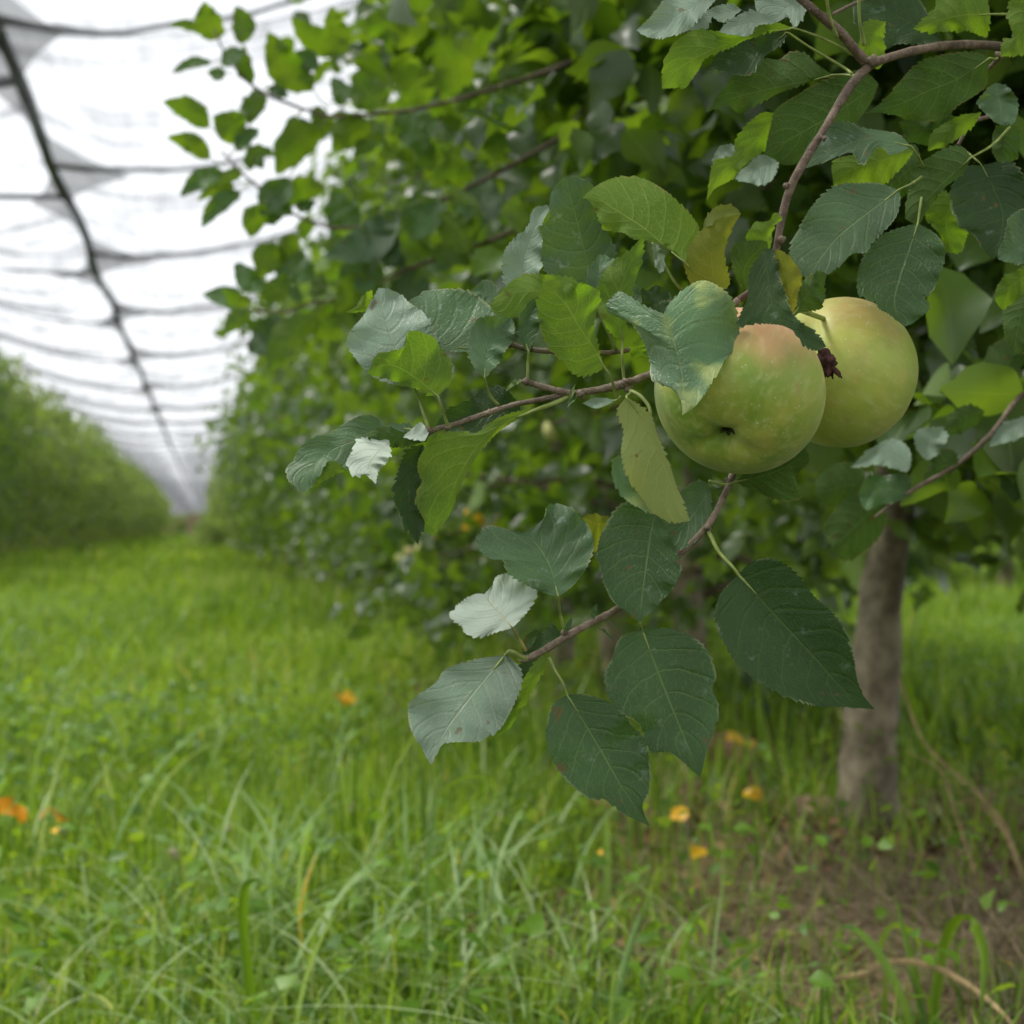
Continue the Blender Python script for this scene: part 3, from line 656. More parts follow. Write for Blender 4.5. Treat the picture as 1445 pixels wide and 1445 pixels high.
# ---- the middle cluster
hleaf([(936, 443), (950, 480), (962, 530), (963, 586)], [(906, 431), (883, 416), (872, 413), (856, 433), (875, 445), (890, 452), (907, 480), (918, 510), (925, 536), (948, 546), (962, 566)],
      [(950, 423), (986, 397), (1016, 406), (1036, 433), (1043, 486), (1026, 502), (1008, 530), (985, 568)], T_, 'm', z=-5.6, tilt=.3, fold=-.18, zl=1.2, label='broad leaf mottled pale yellow lying over the front apple')
hleaf([(967, 371), (941, 350), (909, 323), (869, 297), (842, 280), (822, 279)], [(974, 347), (986, 325), (979, 310), (959, 288), (931, 264), (904, 252), (879, 250), (854, 256), (834, 268)],
      [(949, 356), (929, 342), (894, 336), (879, 328), (854, 322), (842, 300), (832, 283)], B_, 'y', z=-1.0, tilt=.3, fold=.1, petiole=[(985, 395, 0), (1000, 430, 1)], label='large glowing yellow-green leaf seen from below')
hleaf([(830, 398), (829, 372), (814, 310), (803, 272), (799, 249)], [(790, 396), (766, 374), (766, 338), (761, 322), (775, 308), (777, 276), (789, 257)], [(850, 388), (867, 360), (859, 332), (845, 305), (835, 285), (838, 264), (820, 252)], T_, 's', z=1.6, tilt=-.25, fold=.2, petiole=[(845, 440, 1.5), (870, 494, 1.5)])
hleaf([(737, 402), (740, 365), (752, 330), (765, 300), (777, 291)], [(714, 400), (710, 375), (712, 358), (721, 342), (740, 327), (748, 315), (750, 300), (766, 291)], [(757, 390), (767, 365), (768, 340), (764, 322), (770, 304)], T_, 'p', z=2.2, tilt=.35, fold=.3)
hleaf([(822, 405), (800, 400), (762, 410), (730, 412), (708, 424), (691, 432)], [(808, 394), (790, 391), (770, 388), (745, 388), (724, 396), (706, 414)], [(800, 412), (770, 418), (752, 421), (738, 440), (728, 446), (712, 447), (700, 441)], B_, 'y', z=-.3, tilt=.25, fold=.1)
hleaf([(852, 517), (839, 492), (819, 464), (800, 432), (782, 412), (766, 397)], [(843, 524), (815, 529), (797, 514), (775, 487), (763, 464), (760, 434), (761, 414)], [(845, 498), (841, 480), (838, 462), (842, 430), (845, 414), (829, 402), (805, 402), (785, 397)], B_, 'y', z=-2.3, tilt=-.1, fold=.15, petiole=[(862, 532, -2), (868, 555, -1.4), (873, 563, -1.2)], label='bright yellow-green leaf at the middle of the cluster')
hleaf([(879, 482), (873, 455), (871, 430), (880, 395), (895, 360), (908, 325)], [(866, 473), (853, 455), (845, 430), (847, 395), (864, 372), (886, 356), (899, 344)], [(884, 468), (884, 440), (891, 412), (898, 390), (906, 360)], B_, 'y', z=-1.5, tilt=-.1, fold=.1, petiole=[(878, 500, -1.4), (879, 520, -1.2), (882, 545, -1)])
hleaf([(746, 497), (739, 470), (744, 445), (761, 420)], [(735, 480), (731, 460), (738, 438), (750, 425)], [(750, 487), (757, 472), (763, 455), (763, 436)], T_, 'g', z=-1.6, tilt=.2, fold=.35, petiole=[(745, 512, -1.6), (745, 525, -1.5), (744, 537, -1.4)])
hleaf([(684, 534), (686, 505), (692, 480), (706, 462), (722, 449)], [(668, 515), (660, 490), (664, 468), (675, 452), (699, 446)], [(692, 524), (706, 506), (718, 485), (726, 465)], T_, 's', z=-2.0, tilt=.3, fold=.4, petiole=[(689, 552, -1.6), (695, 563, -1.3), (703, 571, -1.1)], wave=2)
hleaf([(664, 492), (640, 489), (614, 484), (590, 462), (577, 425)], [(700, 470), (705, 446), (687, 429), (662, 413), (636, 409), (604, 411)], [(655, 496), (635, 494), (610, 490), (590, 478)], T_, 's', z=.5, tilt=.55, fold=.1, petiole=[(690, 500, .8), (720, 490, 1)])
hleaf([(583, 543), (570, 515), (552, 475), (540, 436), (534, 406)], [(560, 542), (530, 532), (508, 513), (490, 484), (498, 464), (512, 447), (524, 429)], [(600, 520), (612, 480), (608, 458), (597, 444), (578, 428), (560, 413)], T_, 'p', z=-.6, tilt=.5, fold=.22, petiole=[(590, 560, -.6), (597, 582, -.8), (605, 604, -1)], wave=1.5)
hleaf([(618, 559), (589, 536), (560, 518), (538, 516), (518, 526)], [(634, 541), (637, 522), (634, 504), (619, 489), (612, 477), (594, 470), (576, 469), (572, 489), (549, 497), (530, 503), (525, 515)], [(600, 554), (574, 543), (549, 535), (530, 530)], B_, 'y', z=-2.6, tilt=-.2, fold=.12, petiole=[(623, 574, -2.2), (628, 590, -1.6), (634, 603, -1.1)], label='yellow-green leaf with brown tip at the left end of the twig')
hleaf([(544, 606), (505, 620), (470, 634), (446, 652), (430, 674), (430, 695)], [(538, 594), (525, 587), (507, 588), (487, 597), (465, 613), (441, 618), (421, 635), (416, 649), (406, 662), (407, 676), (418, 687)], [(530, 626), (508, 645), (488, 660), (468, 650), (457, 657), (446, 676), (437, 690)], T_, 's', z=-.8, tilt=.5, fold=.12, wave=1.6, petiole=[(565, 604, -.8), (598, 610, -1)])
hleaf([(488, 663), (466, 665), (450, 675), (435, 692)], [(472, 652), (458, 656), (447, 670)], [(475, 669), (458, 678)], B_, 'y', z=-1.4, tilt=0, teeth=.7, n=50, m=4)
hleaf([(549, 621), (530, 643), (521, 660), (530, 683)], [(525, 619), (505, 622), (496, 640), (490, 652), (496, 667), (506, 671), (514, 667)], [(550, 640), (545, 652), (533, 664)], T_, 'w', z=-2.6, tilt=.8, fold=-.1, wave=1.5, label='small silvery leaf catching the sky at the twig end')
hleaf([(597, 624), (570, 618), (545, 614), (519, 619)], [(585, 613), (568, 610), (548, 603), (526, 607)], [(580, 627), (560, 631), (538, 628)], B_, 'd', z=-1.8, tilt=-.2, n=60, m=5)
hleaf([(600, 622), (591, 613), (581, 613), (569, 617)], [(603, 608), (593, 597), (581, 606)], [(590, 621), (580, 619)], T_, 'w', z=-2.2, tilt=.6, n=40, m=4, teeth=.5)
hleaf([(597, 622), (575, 611), (546, 600)], [(583, 603), (562, 598)], [(585, 621), (560, 613)], T_, 's', z=-1.0, tilt=.5, n=40, m=4)
hleaf([(597, 627), (583, 655), (576, 690), (580, 730), (590, 769)], [(577, 635), (569, 649), (561, 674), (558, 707), (567, 729), (576, 745)], [(600, 640), (596, 660), (597, 690), (592, 710), (599, 732), (593, 752)], T_, 'd', z=-.6, tilt=.15, fold=.35, teeth=1.5)
hleaf([(760, 577), (722, 592), (690, 612), (662, 647), (642, 685), (631, 720), (620, 748)], [(738, 580), (714, 586), (691, 597), (669, 613), (639, 611), (612, 620), (593, 644), (590, 662), (596, 680), (587, 703), (592, 719), (600, 735), (600, 750), (612, 755)], [(728, 593), (696, 615), (669, 649), (648, 688), (636, 722)], B_, 'y', z=-1.8, tilt=-.15, fold=.1, teeth=.8, petiole=[(772, 573, -1.4), (790, 566, -1.2), (806, 558, -1)], pr=1.2)
hleaf([(736, 582), (700, 575), (660, 590), (614, 602)], [(728, 565), (712, 550), (697, 545), (680, 551), (664, 565), (645, 572), (628, 582)], [(720, 588), (692, 600), (675, 612), (655, 608), (635, 608)], T_, 'd', z=1.2, tilt=.3)
hleaf([(702, 432), (685, 412), (664, 411)], [(703, 412), (690, 397), (676, 402)], [(690, 426), (675, 419)], T_, 's', z=1.5, n=50, m=4)
hleaf([(527, 426), (510, 433), (500, 438), (487, 441)], [(523, 412), (512, 418), (504, 432)], [(520, 437), (505, 440)], B_, 'y', z=.8, n=50, m=4, teeth=.8)
hleaf([(843, 414), (845, 385), (847, 359)], [(829, 402), (833, 380), (842, 366)], [(853, 400), (862, 385), (870, 368), (858, 364)], T_, 's', z=-.6, n=60, m=5, fold=.4)
hleaf([(935, 446), (928, 425), (914, 410)], [(920, 437), (907, 425), (908, 411)], [(948, 430), (944, 412), (928, 404)], T_, 'd', z=-.5, n=60, m=5)
hleaf([(900, 442), (893, 420), (885, 396)], [(890, 432), (882, 412)], [(905, 428), (902, 408)], T_, 's', z=.5, n=50, m=4)
hleaf([(1012, 414), (1005, 380), (1006, 350), (1021, 325), (1045, 302)], [(990, 411), (976, 402), (968, 380), (968, 362), (975, 343), (993, 323), (1016, 309)], [(1029, 400), (1023, 372), (1023, 350), (1031, 325)], B_, 'o', z=-1.4, tilt=-.2, fold=.15, label='olive yellow leaf with dark specks beside the bright leaf')
hleaf([(992, 322), (1008, 305), (1028, 299), (1046, 302)], [(998, 306), (1014, 291), (1033, 291)], [(1006, 315), (1026, 307)], T_, 'o', z=-1.2, n=60, m=4)
hleaf([(1052, 410), (1052, 375), (1083, 341)], [(1040, 390), (1033, 370), (1032, 355), (1045, 342), (1065, 340)], [(1066, 397), (1076, 375), (1083, 352)], B_, 'd', z=-.8, n=70, m=5, tilt=-.8)
hleaf([(1086, 352), (1080, 330), (1104, 306)], [(1068, 343), (1053, 338), (1058, 325), (1068, 315), (1085, 312), (1094, 303)], [(1088, 337), (1090, 322)], B_, 'y', z=-1.0, n=70, m=5)
hleaf([(1078, 350), (1084, 390), (1088, 425), (1098, 447), (1130, 474), (1166, 489)], [(1072, 362), (1062, 378), (1057, 395), (1056, 420), (1041, 458), (1066, 455), (1100, 458), (1120, 466), (1135, 486), (1152, 494)], [(1094, 357), (1099, 388), (1107, 413), (1116, 441), (1140, 462), (1158, 478)], T_, 'd', z=-4.8, tilt=.35, fold=.15, label='dark green leaf draped over the top of both apples')
hleaf([(1117, 444), (1111, 400), (1094, 353)], [(1123, 430), (1126, 412), (1131, 395), (1126, 378), (1112, 362), (1100, 353)], [(1107, 415), (1098, 385)], B_, 'o', z=-4.0, tilt=-.2, n=90, m=5)
hleaf([(1122, 441), (1138, 418), (1150, 400), (1167, 387)], [(1122, 425), (1126, 406), (1135, 395), (1148, 388), (1158, 383)], [(1138, 439), (1157, 434), (1163, 418), (1162, 402)], B_, 'd', z=-2.5, tilt=-.3, n=90, m=5, petiole=[(1117, 446, -2), (1108, 452, -1)])
hleaf([(870, 565), (848, 568), (822, 569)], [(855, 562), (838, 562)], [(855, 572), (840, 576)], T_, 'p', z=-1.4, n=40, m=3, teeth=.2, petiole=[(876, 560, -1.2)])
hleaf([(913, 505), (902, 492), (908, 476)], [(892, 503), (891, 490), (902, 478)], [(914, 495), (914, 482)], B_, 'y', z=-.2, n=40, m=3)
hleaf([(921, 343), (930, 360), (938, 378)], [(923, 356), (926, 374), (931, 384)], [(930, 350), (936, 362)], T_, 'p', z=.4, n=40, m=3, petiole=[(950, 395, .3), (966, 412, .6)], fold=.6)
hleaf([(884, 560), (906, 592), (925, 630), (948, 685), (974, 735)], [(872, 580), (881, 607), (877, 637), (886, 670), (905, 701), (921, 723), (950, 736)], [(902, 573), (919, 590), (930, 622), (946, 662), (960, 705)], B_, 'l', z=-3.0, tilt=-.1, fold=.12, label='pale yellowing leaf hanging beside the front apple', petiole=[(890, 554, -1.6), (888, 548, -1.2)])
hleaf([(876, 641), (874, 668), (892, 700), (930, 728)], [(865, 652), (867, 680), (888, 708)], [(884, 660), (900, 690), (918, 715)], T_, 'm', z=-1.8, tilt=.3, n=70, m=4)
tube('petiole', shift([tuple(W(889, 551, -1.4)), tuple(W(905, 560, -2.2)), tuple(W(917, 577, -2.8)), tuple(W(918, 600, -3.0))]), [.0011, .0010, .0009, .0008], M['petiole'], NT, n=8, seg=20)
hleaf([(1038, 680), (1090, 667), (1141, 640)], [(1062, 691), (1085, 701), (1110, 706), (1130, 701), (1121, 673), (1140, 654)], [(1070, 655), (1110, 640), (1130, 632)], B_, 'd', z=1.5, tilt=-.5, petiole=[(1022, 684, 2), (1000, 679, 2)])
# ---- the lower cluster
hleaf([(788, 842), (775, 798), (757, 768), (738, 752)], [(763, 834), (744, 825), (718, 808), (710, 790), (694, 788), (678, 777), (676, 757), (687, 745), (700, 744), (718, 748)], [(810, 824), (829, 796), (837, 767), (829, 742), (820, 731), (806, 717), (785, 713), (773, 715), (771, 727), (756, 743)], T_, 's', z=-1.8, tilt=.5, fold=.12, wave=2.0, petiole=[(790, 862, -1.6), (794, 880, -1.3), (797, 893, -1)], label='grey-green leaf with a wavy upper margin above the lower twig')
hleaf([(723, 886), (707, 867), (692, 851), (684, 838)], [(698, 892), (674, 898), (657, 893), (652, 884), (638, 872), (643, 859), (657, 845), (670, 840)], [(740, 867), (754, 846), (757, 833), (740, 823), (721, 812), (702, 813), (694, 828)], T_, 'w', z=-2.6, tilt=.9, fold=-.05, petiole=[(731, 900, -2), (737, 909, -1.6), (742, 918, -1.3)], label='silvery white leaf reflecting the sky on the lower twig', pmat='petiole_red')
hleaf([(714, 924), (668, 978), (627, 1034), (609, 1080)], [(678, 930), (631, 944), (615, 964), (584, 987), (577, 1001), (580, 1029), (594, 1053)], [(722, 930), (735, 949), (730, 980), (706, 1026), (675, 1044), (654, 1046), (622, 1051)], T_, 'p', z=-2.2, tilt=.55, fold=.15, petiole=[(721, 919, -2.1), (732, 925, -1.8), (744, 931, -1.4)], pr=1.1, wave=1.4)
hleaf([(772, 930), (748, 968), (728, 1000), (701, 1039)], [(760, 930), (737, 962), (715, 1000)], [(765, 948), (745, 985), (722, 1022)], B_, 'y', z=-.6, tilt=-.2)
hleaf([(768, 936), (740, 955), (712, 1000)], [(755, 925), (730, 945)], [(760, 950), (735, 985)], T_, 'd', z=.2)
hleaf([(800, 980), (842, 1048), (880, 1114), (917, 1166)], [(781, 995), (771, 1029), (776, 1058), (795, 1095), (828, 1124), (856, 1128), (880, 1147)], [(824, 981), (861, 992), (889, 1020), (911, 1050), (917, 1105), (906, 1138)], T_, 'g', z=-2.0, tilt=.2, fold=.15, petiole=[(793, 962, -1.8), (783, 945, -1.5), (775, 928, -1.2)], label='large dark leaf hanging lowest on the branch')
hleaf([(906, 888), (936, 968), (965, 1039), (988, 1096)], [(875, 902), (864, 931), (855, 949), (859, 978), (875, 1002), (906, 1026), (918, 1058), (946, 1061)], [(941, 887), (979, 901), (998, 921), (1010, 954), (1005, 973), (1013, 1001), (1000, 1048)], T_, 'g', z=-1.2, tilt=.25, fold=.12, petiole=[(902, 878, -1), (895, 864, -.6), (886, 850, 0)])
hleaf([(1042, 811), (1092, 865), (1144, 921), (1198, 980), (1234, 1001)], [(1016, 841), (1011, 874), (1026, 912), (1054, 949), (1101, 978), (1153, 995), (1195, 997)], [(1059, 795), (1087, 789), (1120, 808), (1148, 841), (1186, 879), (1199, 912), (1214, 973)], T_, 'd', z=-1.6, tilt=.05, fold=.18, petiole=[(1034, 800, -1.4), (1014, 778, -.8), (1000, 750, -.2)], pr=.95, label='largest dark leaf, pointing down to the trunk')
hleaf([(925, 722), (918, 756), (909, 820), (902, 878)], [(905, 708), (880, 712), (862, 730), (847, 760), (845, 790), (860, 840), (883, 862)], [(936, 740), (948, 770), (961, 798), (951, 823), (935, 845), (918, 862)], T_, 'g', z=-.8, tilt=.3, fold=.1)
hleaf([(1003, 688), (975, 730), (935, 766)], [(985, 679), (955, 700), (933, 732)], [(1000, 738), (970, 771), (946, 774)], T_, 's', z=.6, tilt=.4)
hleaf([(793, 903), (768, 905), (737, 926)], [(784, 885), (775, 883), (765, 893), (752, 891), (741, 900)], [(780, 913), (755, 919)], T_, 'd', z=.4, n=70, m=4)
hleaf([(862, 733), (845, 740), (822, 730)], [(850, 728), (835, 726)], [(852, 765), (838, 778), (828, 755)], B_, 'o', z=1.4, n=60, m=4, tilt=-.4)
for a_, b_, c_ in [((797, 893), (803, 880), (806, 872)), ((744, 917), (748, 905), (757, 897)), ((838, 875), (836, 862), (843, 852)), ((843, 886), (856, 890), (866, 905)), ((815, 556), (800, 575), (812, 540)), ((742, 538), (727, 535), (714, 552))]:
    hleaf([a_, b_, c_], [((a_[0]+b_[0])/2-3, (a_[1]+b_[1])/2), ((b_[0]+c_[0])/2-3, (b_[1]+c_[1])/2)], [((a_[0]+b_[0])/2+3, (a_[1]+b_[1])/2+2), ((b_[0]+c_[0])/2+3, (b_[1]+c_[1])/2+2)], T_, 'g', z=-1.3, n=24, m=2, teeth=0, name='stipule')
# ---- upper right cluster
hleaf([(1268, 268), (1194, 324), (1165, 355), (1140, 393)], [(1240, 260), (1213, 259), (1179, 264), (1145, 293), (1126, 328), (1116, 355), (1122, 380)], [(1270, 282), (1262, 309), (1232, 340), (1221, 356), (1202, 358), (1180, 377), (1163, 389)], T_, 's', z=1.2, tilt=.5, fold=.15, petiole=[(1285, 260, 2), (1300, 250, 4)], label='grey sheened leaf above the rear apple')
hleaf([(1295, 315), (1282, 355), (1270, 390), (1262, 430), (1277, 461)], [(1249, 330), (1231, 347), (1213, 377), (1210, 407), (1222, 420), (1235, 424), (1241, 435), (1256, 444)], [(1307, 322), (1324, 335), (1333, 356), (1325, 391), (1318, 408), (1304, 421), (1311, 435), (1292, 453)], T_, 'g', z=2.0, tilt=.35, fold=.1, petiole=[(1298, 295, 4), (1302, 270, 6)])
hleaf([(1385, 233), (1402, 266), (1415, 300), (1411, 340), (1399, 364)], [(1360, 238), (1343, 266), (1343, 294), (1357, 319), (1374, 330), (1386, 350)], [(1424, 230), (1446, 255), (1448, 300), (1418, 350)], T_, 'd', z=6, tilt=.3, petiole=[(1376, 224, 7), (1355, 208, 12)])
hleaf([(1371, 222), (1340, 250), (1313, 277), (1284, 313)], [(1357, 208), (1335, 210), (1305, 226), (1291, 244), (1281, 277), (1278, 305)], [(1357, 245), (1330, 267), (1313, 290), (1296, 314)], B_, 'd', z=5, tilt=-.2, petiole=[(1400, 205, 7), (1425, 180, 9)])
hleaf([(1345, 278), (1335, 312), (1344, 357)], [(1327, 270), (1305, 300), (1327, 332), (1334, 353)], [(1345, 294), (1364, 327), (1354, 354)], B_, 'y', z=9, tilt=-.2)
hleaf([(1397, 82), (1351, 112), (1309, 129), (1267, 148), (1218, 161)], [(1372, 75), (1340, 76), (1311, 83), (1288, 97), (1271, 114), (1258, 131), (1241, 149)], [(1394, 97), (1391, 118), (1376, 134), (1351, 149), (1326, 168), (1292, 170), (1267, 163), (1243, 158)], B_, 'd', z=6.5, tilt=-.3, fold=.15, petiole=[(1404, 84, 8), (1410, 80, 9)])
hleaf([(1286, 207), (1238, 195), (1212, 198), (1180, 210), (1150, 224), (1126, 240)], [(1267, 190), (1241, 184), (1214, 181), (1193, 172), (1170, 176), (1145, 200)], [(1258, 217), (1245, 208), (1233, 211), (1215, 231), (1200, 215), (1162, 227), (1140, 236)], T_, 's', z=3.0, tilt=.6, fold=.15, wave=1.6, petiole=[(1295, 220, 3.5), (1303, 235, 5)])
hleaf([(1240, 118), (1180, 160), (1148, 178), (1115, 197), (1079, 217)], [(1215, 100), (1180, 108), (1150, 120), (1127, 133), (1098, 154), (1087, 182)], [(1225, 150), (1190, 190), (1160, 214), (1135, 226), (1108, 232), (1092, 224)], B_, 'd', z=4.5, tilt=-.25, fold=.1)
hleaf([(1095, 160), (1070, 195), (1040, 225), (1013, 250), (997, 283)], [(1075, 160), (1050, 182), (1038, 199), (1036, 219), (1013, 226), (1004, 242)], [(1090, 180), (1080, 210), (1056, 227), (1032, 252), (1009, 266)], B_, 'y', z=5.5, tilt=-.2, fold=.1)
hleaf([(1175, 106), (1120, 119), (1067, 130), (1025, 142), (995, 159)], [(1150, 89), (1135, 76), (1115, 74), (1100, 84), (1077, 84), (1056, 102), (1034, 105), (1025, 122), (1009, 140)], [(1150, 111), (1119, 123), (1088, 136), (1067, 147), (1044, 159), (1025, 147)], B_, 'd', z=3.5, tilt=-.3, petiole=[(1195, 106, 3), (1215, 108, 2)])
hleaf([(1121, 40), (1062, 50), (1012, 68), (975, 86), (946, 106), (934, 125)], [(1098, 33), (1077, 33), (1056, 44), (1025, 46), (984, 43), (963, 52), (949, 64), (938, 88), (935, 105)], [(1088, 44), (1056, 55), (1029, 67), (998, 80), (984, 100), (969, 120), (953, 123)], B_, 'y', z=1.0, tilt=-.25, fold=.12, petiole=[(1150, 50, 1), (1180, 63, 1.2), (1205, 78, 1.6)], label='green leaf pointing left at the top of the cluster')
hleaf([(1112, 46), (1070, 72), (1035, 88), (1000, 94)], [(1088, 46), (1056, 53), (1021, 70)], [(1100, 64), (1079, 79), (1061, 102), (1046, 106), (1021, 101)], T_, 'd', z=2.2, tilt=.3, petiole=[(1140, 65, 2.2), (1190, 95, 2), (1202, 104, 1.6)])
hleaf([(1095, 32), (1060, 33), (1014, 45)], [(1077, 20), (1054, 17), (1029, 31)], [(1068, 36), (1056, 50), (1034, 48)], T_, 'p', z=.3, n=80, m=5, tilt=.6)
hleaf([(1140, 0), (1112, 10), (1094, 33)], [(1120, -15), (1090, -8), (1067, 0), (1072, 18)], [(1136, 17), (1121, 38), (1113, 22)], T_, 'p', z=1.8, n=80, m=5, tilt=.6)
hleaf([(1012, -6), (970, 14), (940, 30), (898, 43)], [(985, -14), (955, -6), (935, 4), (920, 22), (908, 34)], [(1004, 6), (985, 25), (970, 42), (945, 50), (920, 53)], T_, 'p', z=1.5, tilt=.6, wave=2.5, label='crumpled pale leaf at the upper left of the cluster')
hleaf([(1047, 14), (1010, 22), (972, 41)], [(1029, 6), (996, 16)], [(1020, 30), (1005, 24), (994, 42)], T_, 'p', z=2.4, n=70, m=4, tilt=.6)
hleaf([(1335, 62), (1292, 36), (1255, 16), (1205, -6)], [(1318, 40), (1296, 0), (1250, -20)], [(1309, 60), (1267, 62), (1247, 68), (1243, 40), (1208, 34)], T_, 'd', z=8, tilt=.3)
hleaf([(1398, 20), (1350, 23), (1288, 41)], [(1385, -12), (1350, -14), (1323, -2), (1318, 14)], [(1390, 50), (1362, 42), (1320, 45)], B_, 'y', z=5, tilt=-.2, petiole=[(1440, 20, 9)])
hleaf([(1462, -12), (1442, 40), (1411, 80)], [(1430, -6), (1423, 20), (1429, 52), (1416, 60)], [(1470, 20), (1465, 60), (1440, 76)], B_, 'y', z=1.5, tilt=-.1)
hleaf([(1290, 213), (1240, 228), (1200, 240), (1176, 262)], [(1260, 204), (1220, 215), (1178, 228)], [(1268, 240), (1240, 262), (1205, 268)], B_, 'y', z=7, tilt=-.2)
hleaf([(1300, 225), (1270, 250), (1240, 275)], [(1290, 205), (1262, 215), (1236, 250)], [(1302, 245), (1290, 268), (1262, 280)], B_, 'd', z=8.5, tilt=-.2)
hleaf([(1462, 332), (1437, 350), (1408, 365)], [(1450, 298), (1427, 305), (1420, 330), (1411, 350)], [(1460, 362), (1438, 372)], T_, 's', z=3, tilt=.3)
hleaf([(1465, 372), (1435, 398), (1403, 420)], [(1445, 378), (1420, 390), (1407, 405)], [(1460, 410), (1435, 432), (1418, 438)], B_, 'y', z=5, tilt=-.2)
hleaf([(1462, 410), (1440, 450), (1430, 502)], [(1435, 425), (1418, 440), (1418, 470)], [(1465, 450), (1455, 485)], B_, 'd', z=3, tilt=-.1)
hleaf([(1405, 117), (1411, 145), (1413, 177)], [(1392, 128), (1380, 146), (1398, 166)], [(1425, 126), (1436, 150), (1430, 170)], T_, 's', z=8, tilt=.5, n=80)
hleaf([(1352, 168), (1310, 182), (1268, 172)], [(1335, 160), (1300, 165)], [(1345, 186), (1312, 204), (1282, 197)], B_, 'd', z=9, n=80)
hleaf([(1385, 158), (1350, 180), (1309, 213)], [(1350, 166), (1316, 188)], [(1372, 178), (1340, 202)], B_, 'y', z=8, n=80)
hleaf([(1425, 175), (1418, 200), (1412, 232)], [(1404, 182), (1402, 215)], [(1438, 185), (1434, 222)], B_, 'd', z=11, n=80)
hleaf([(1250, 30), (1228, 60), (1240, 98)], [(1222, 32), (1214, 60), (1225, 90)], [(1246, 50), (1248, 76)], B_, 'y', z=4, n=80)
hleaf([(1100, 228), (1070, 238), (1037, 252)], [(1075, 219), (1055, 234)], [(1088, 254), (1070, 260)], T_, 'p', z=14, n=60, m=4, tilt=.6)
hleaf([(1038, 205), (1020, 218), (1006, 232)], [(1022, 205), (1010, 216)], [(1036, 222), (1018, 230)], T_, 'p', z=10, n=60, m=4, tilt=.6)
for b_, c_, r_ in [((1212, -8, 0), (1220, 64, 1.4), .9), ((1166, -8, -.5), (1181, 52, .8), 1.0)]:
    mx_ = ((b_[0]+c_[0])/2-3, (b_[1]+c_[1])/2, (b_[2]+c_[2])/2)
    tube('petiole', shift([tuple(W(*b_)), tuple(W(*mx_)), tuple(W(*c_))]), [r_*.8/1000, r_*.8/1000, r_*1.25/1000], M['petiole'], NT, n=8, seg=16)
print('hand leaves', LC[0])

# ---- twig behind the apples at the right, a little out of focus
D1 = 1.15
def P1(x, y, z=0): return tuple(P(x, y, D1+z/100))
tube('twig', shift([P1(1500, 520, 12), P1(1440, 560, 5), P1(1405, 605), P1(1370, 640), P1(1330, 668), P1(1290, 690), P1(1258, 712), P1(1235, 730)]), [.0032, .0028, .0024, .0021, .0019, .0018, .0016, .001], M['twig'], NT, n=8, seg=40, knob=.06)
q = dict(D=D1, n=60, m=5)
hleaf([(1284, 662), (1250, 640), (1200, 660)], [(1283, 635), (1262, 621), (1235, 630)], [(1275, 664), (1240, 655)], T_, 'p', tilt=.6, **q)
hleaf([(1308, 650), (1313, 625), (1336, 602)], [(1294, 632), (1294, 608), (1315, 604)], [(1322, 640), (1335, 620)], T_, 'p', tilt=.4, **q)
hleaf([(1286, 698), (1250, 690), (1212, 702)], [(1280, 672), (1245, 672), (1222, 676)], [(1265, 706), (1238, 713), (1222, 718)], T_, 'g', tilt=.5, **q)
hleaf([(1390, 580), (1362, 588), (1332, 612)], [(1365, 572), (1340, 586)], [(1375, 600), (1350, 612)], B_, 'd', tilt=-.4, **q)
hleaf([(1465, 588), (1428, 605), (1396, 630)], [(1440, 590), (1412, 602)], [(1450, 610), (1425, 622)], T_, 'p', tilt=.6, **q)
hleaf([(1352, 655), (1328, 660), (1303, 678)], [(1345, 636), (1320, 640)], [(1345, 668), (1325, 680)], B_, 'd', tilt=-.4, **q)
hleaf([(1250, 705), (1215, 735), (1175, 775)], [(1245, 690), (1200, 700), (1165, 740)], [(1246, 745), (1220, 778), (1190, 790)], B_, 'd', z=6, tilt=-.2, **q)
hleaf([(1225, 690), (1195, 685), (1150, 700)], [(1215, 660), (1180, 655), (1155, 675)], [(1215, 705), (1180, 715)], B_, 'd', z=8, tilt=-.2, **q)
hleaf([(1430, 620), (1440, 660), (1432, 710)], [(1415, 640), (1412, 680)], [(1455, 645), (1452, 685)], T_, 'd', z=10, tilt=.2, **q)
hleaf([(1395, 560), (1420, 520), (1440, 470)], [(1385, 530), (1400, 490)], [(1425, 545), (1445, 505)], B_, 'd', z=14, tilt=.2, **q)

# ---- the rest of the near tree's crown: behind the sharp branch, up and to the right
NTn = np.array(NT.location); fwv, rtv, upv, CAMv = map(np.array, (fw, rt, up, CAM))
def to_px(C):
    r_ = C-CAMv; d = r_@fwv; return 722.5+F*(r_@rtv)/d, 722.5-F*(r_@upv)/d, d
def keep_near(C):
    x, y, d = to_px(C+NTn)
    lim = np.interp(y, [-400, 0, 250, 420, 560, 700], [880, 960, 1050, 1150, 1230, 1330])
    return (d > 1.2) & ((x > lim) | (d < 0)) & (y < 700) & (d < 3) | (x > 1560) & (d > .6)
cr_, br_ = crown_mesh('crown', 12500, .068, 7, 2, M['crown'], 5, .55, 2.7, keep_near, rmid=.95, nb=60); cr_.parent = NT
for p_, r_ in limbs([b for b in br_ if not (math.cos(b[0]) < -.2 and math.sin(b[0]) < .3)], 2): tube('limb', p_, r_, M['branch'], NT, n=6, seg=6)
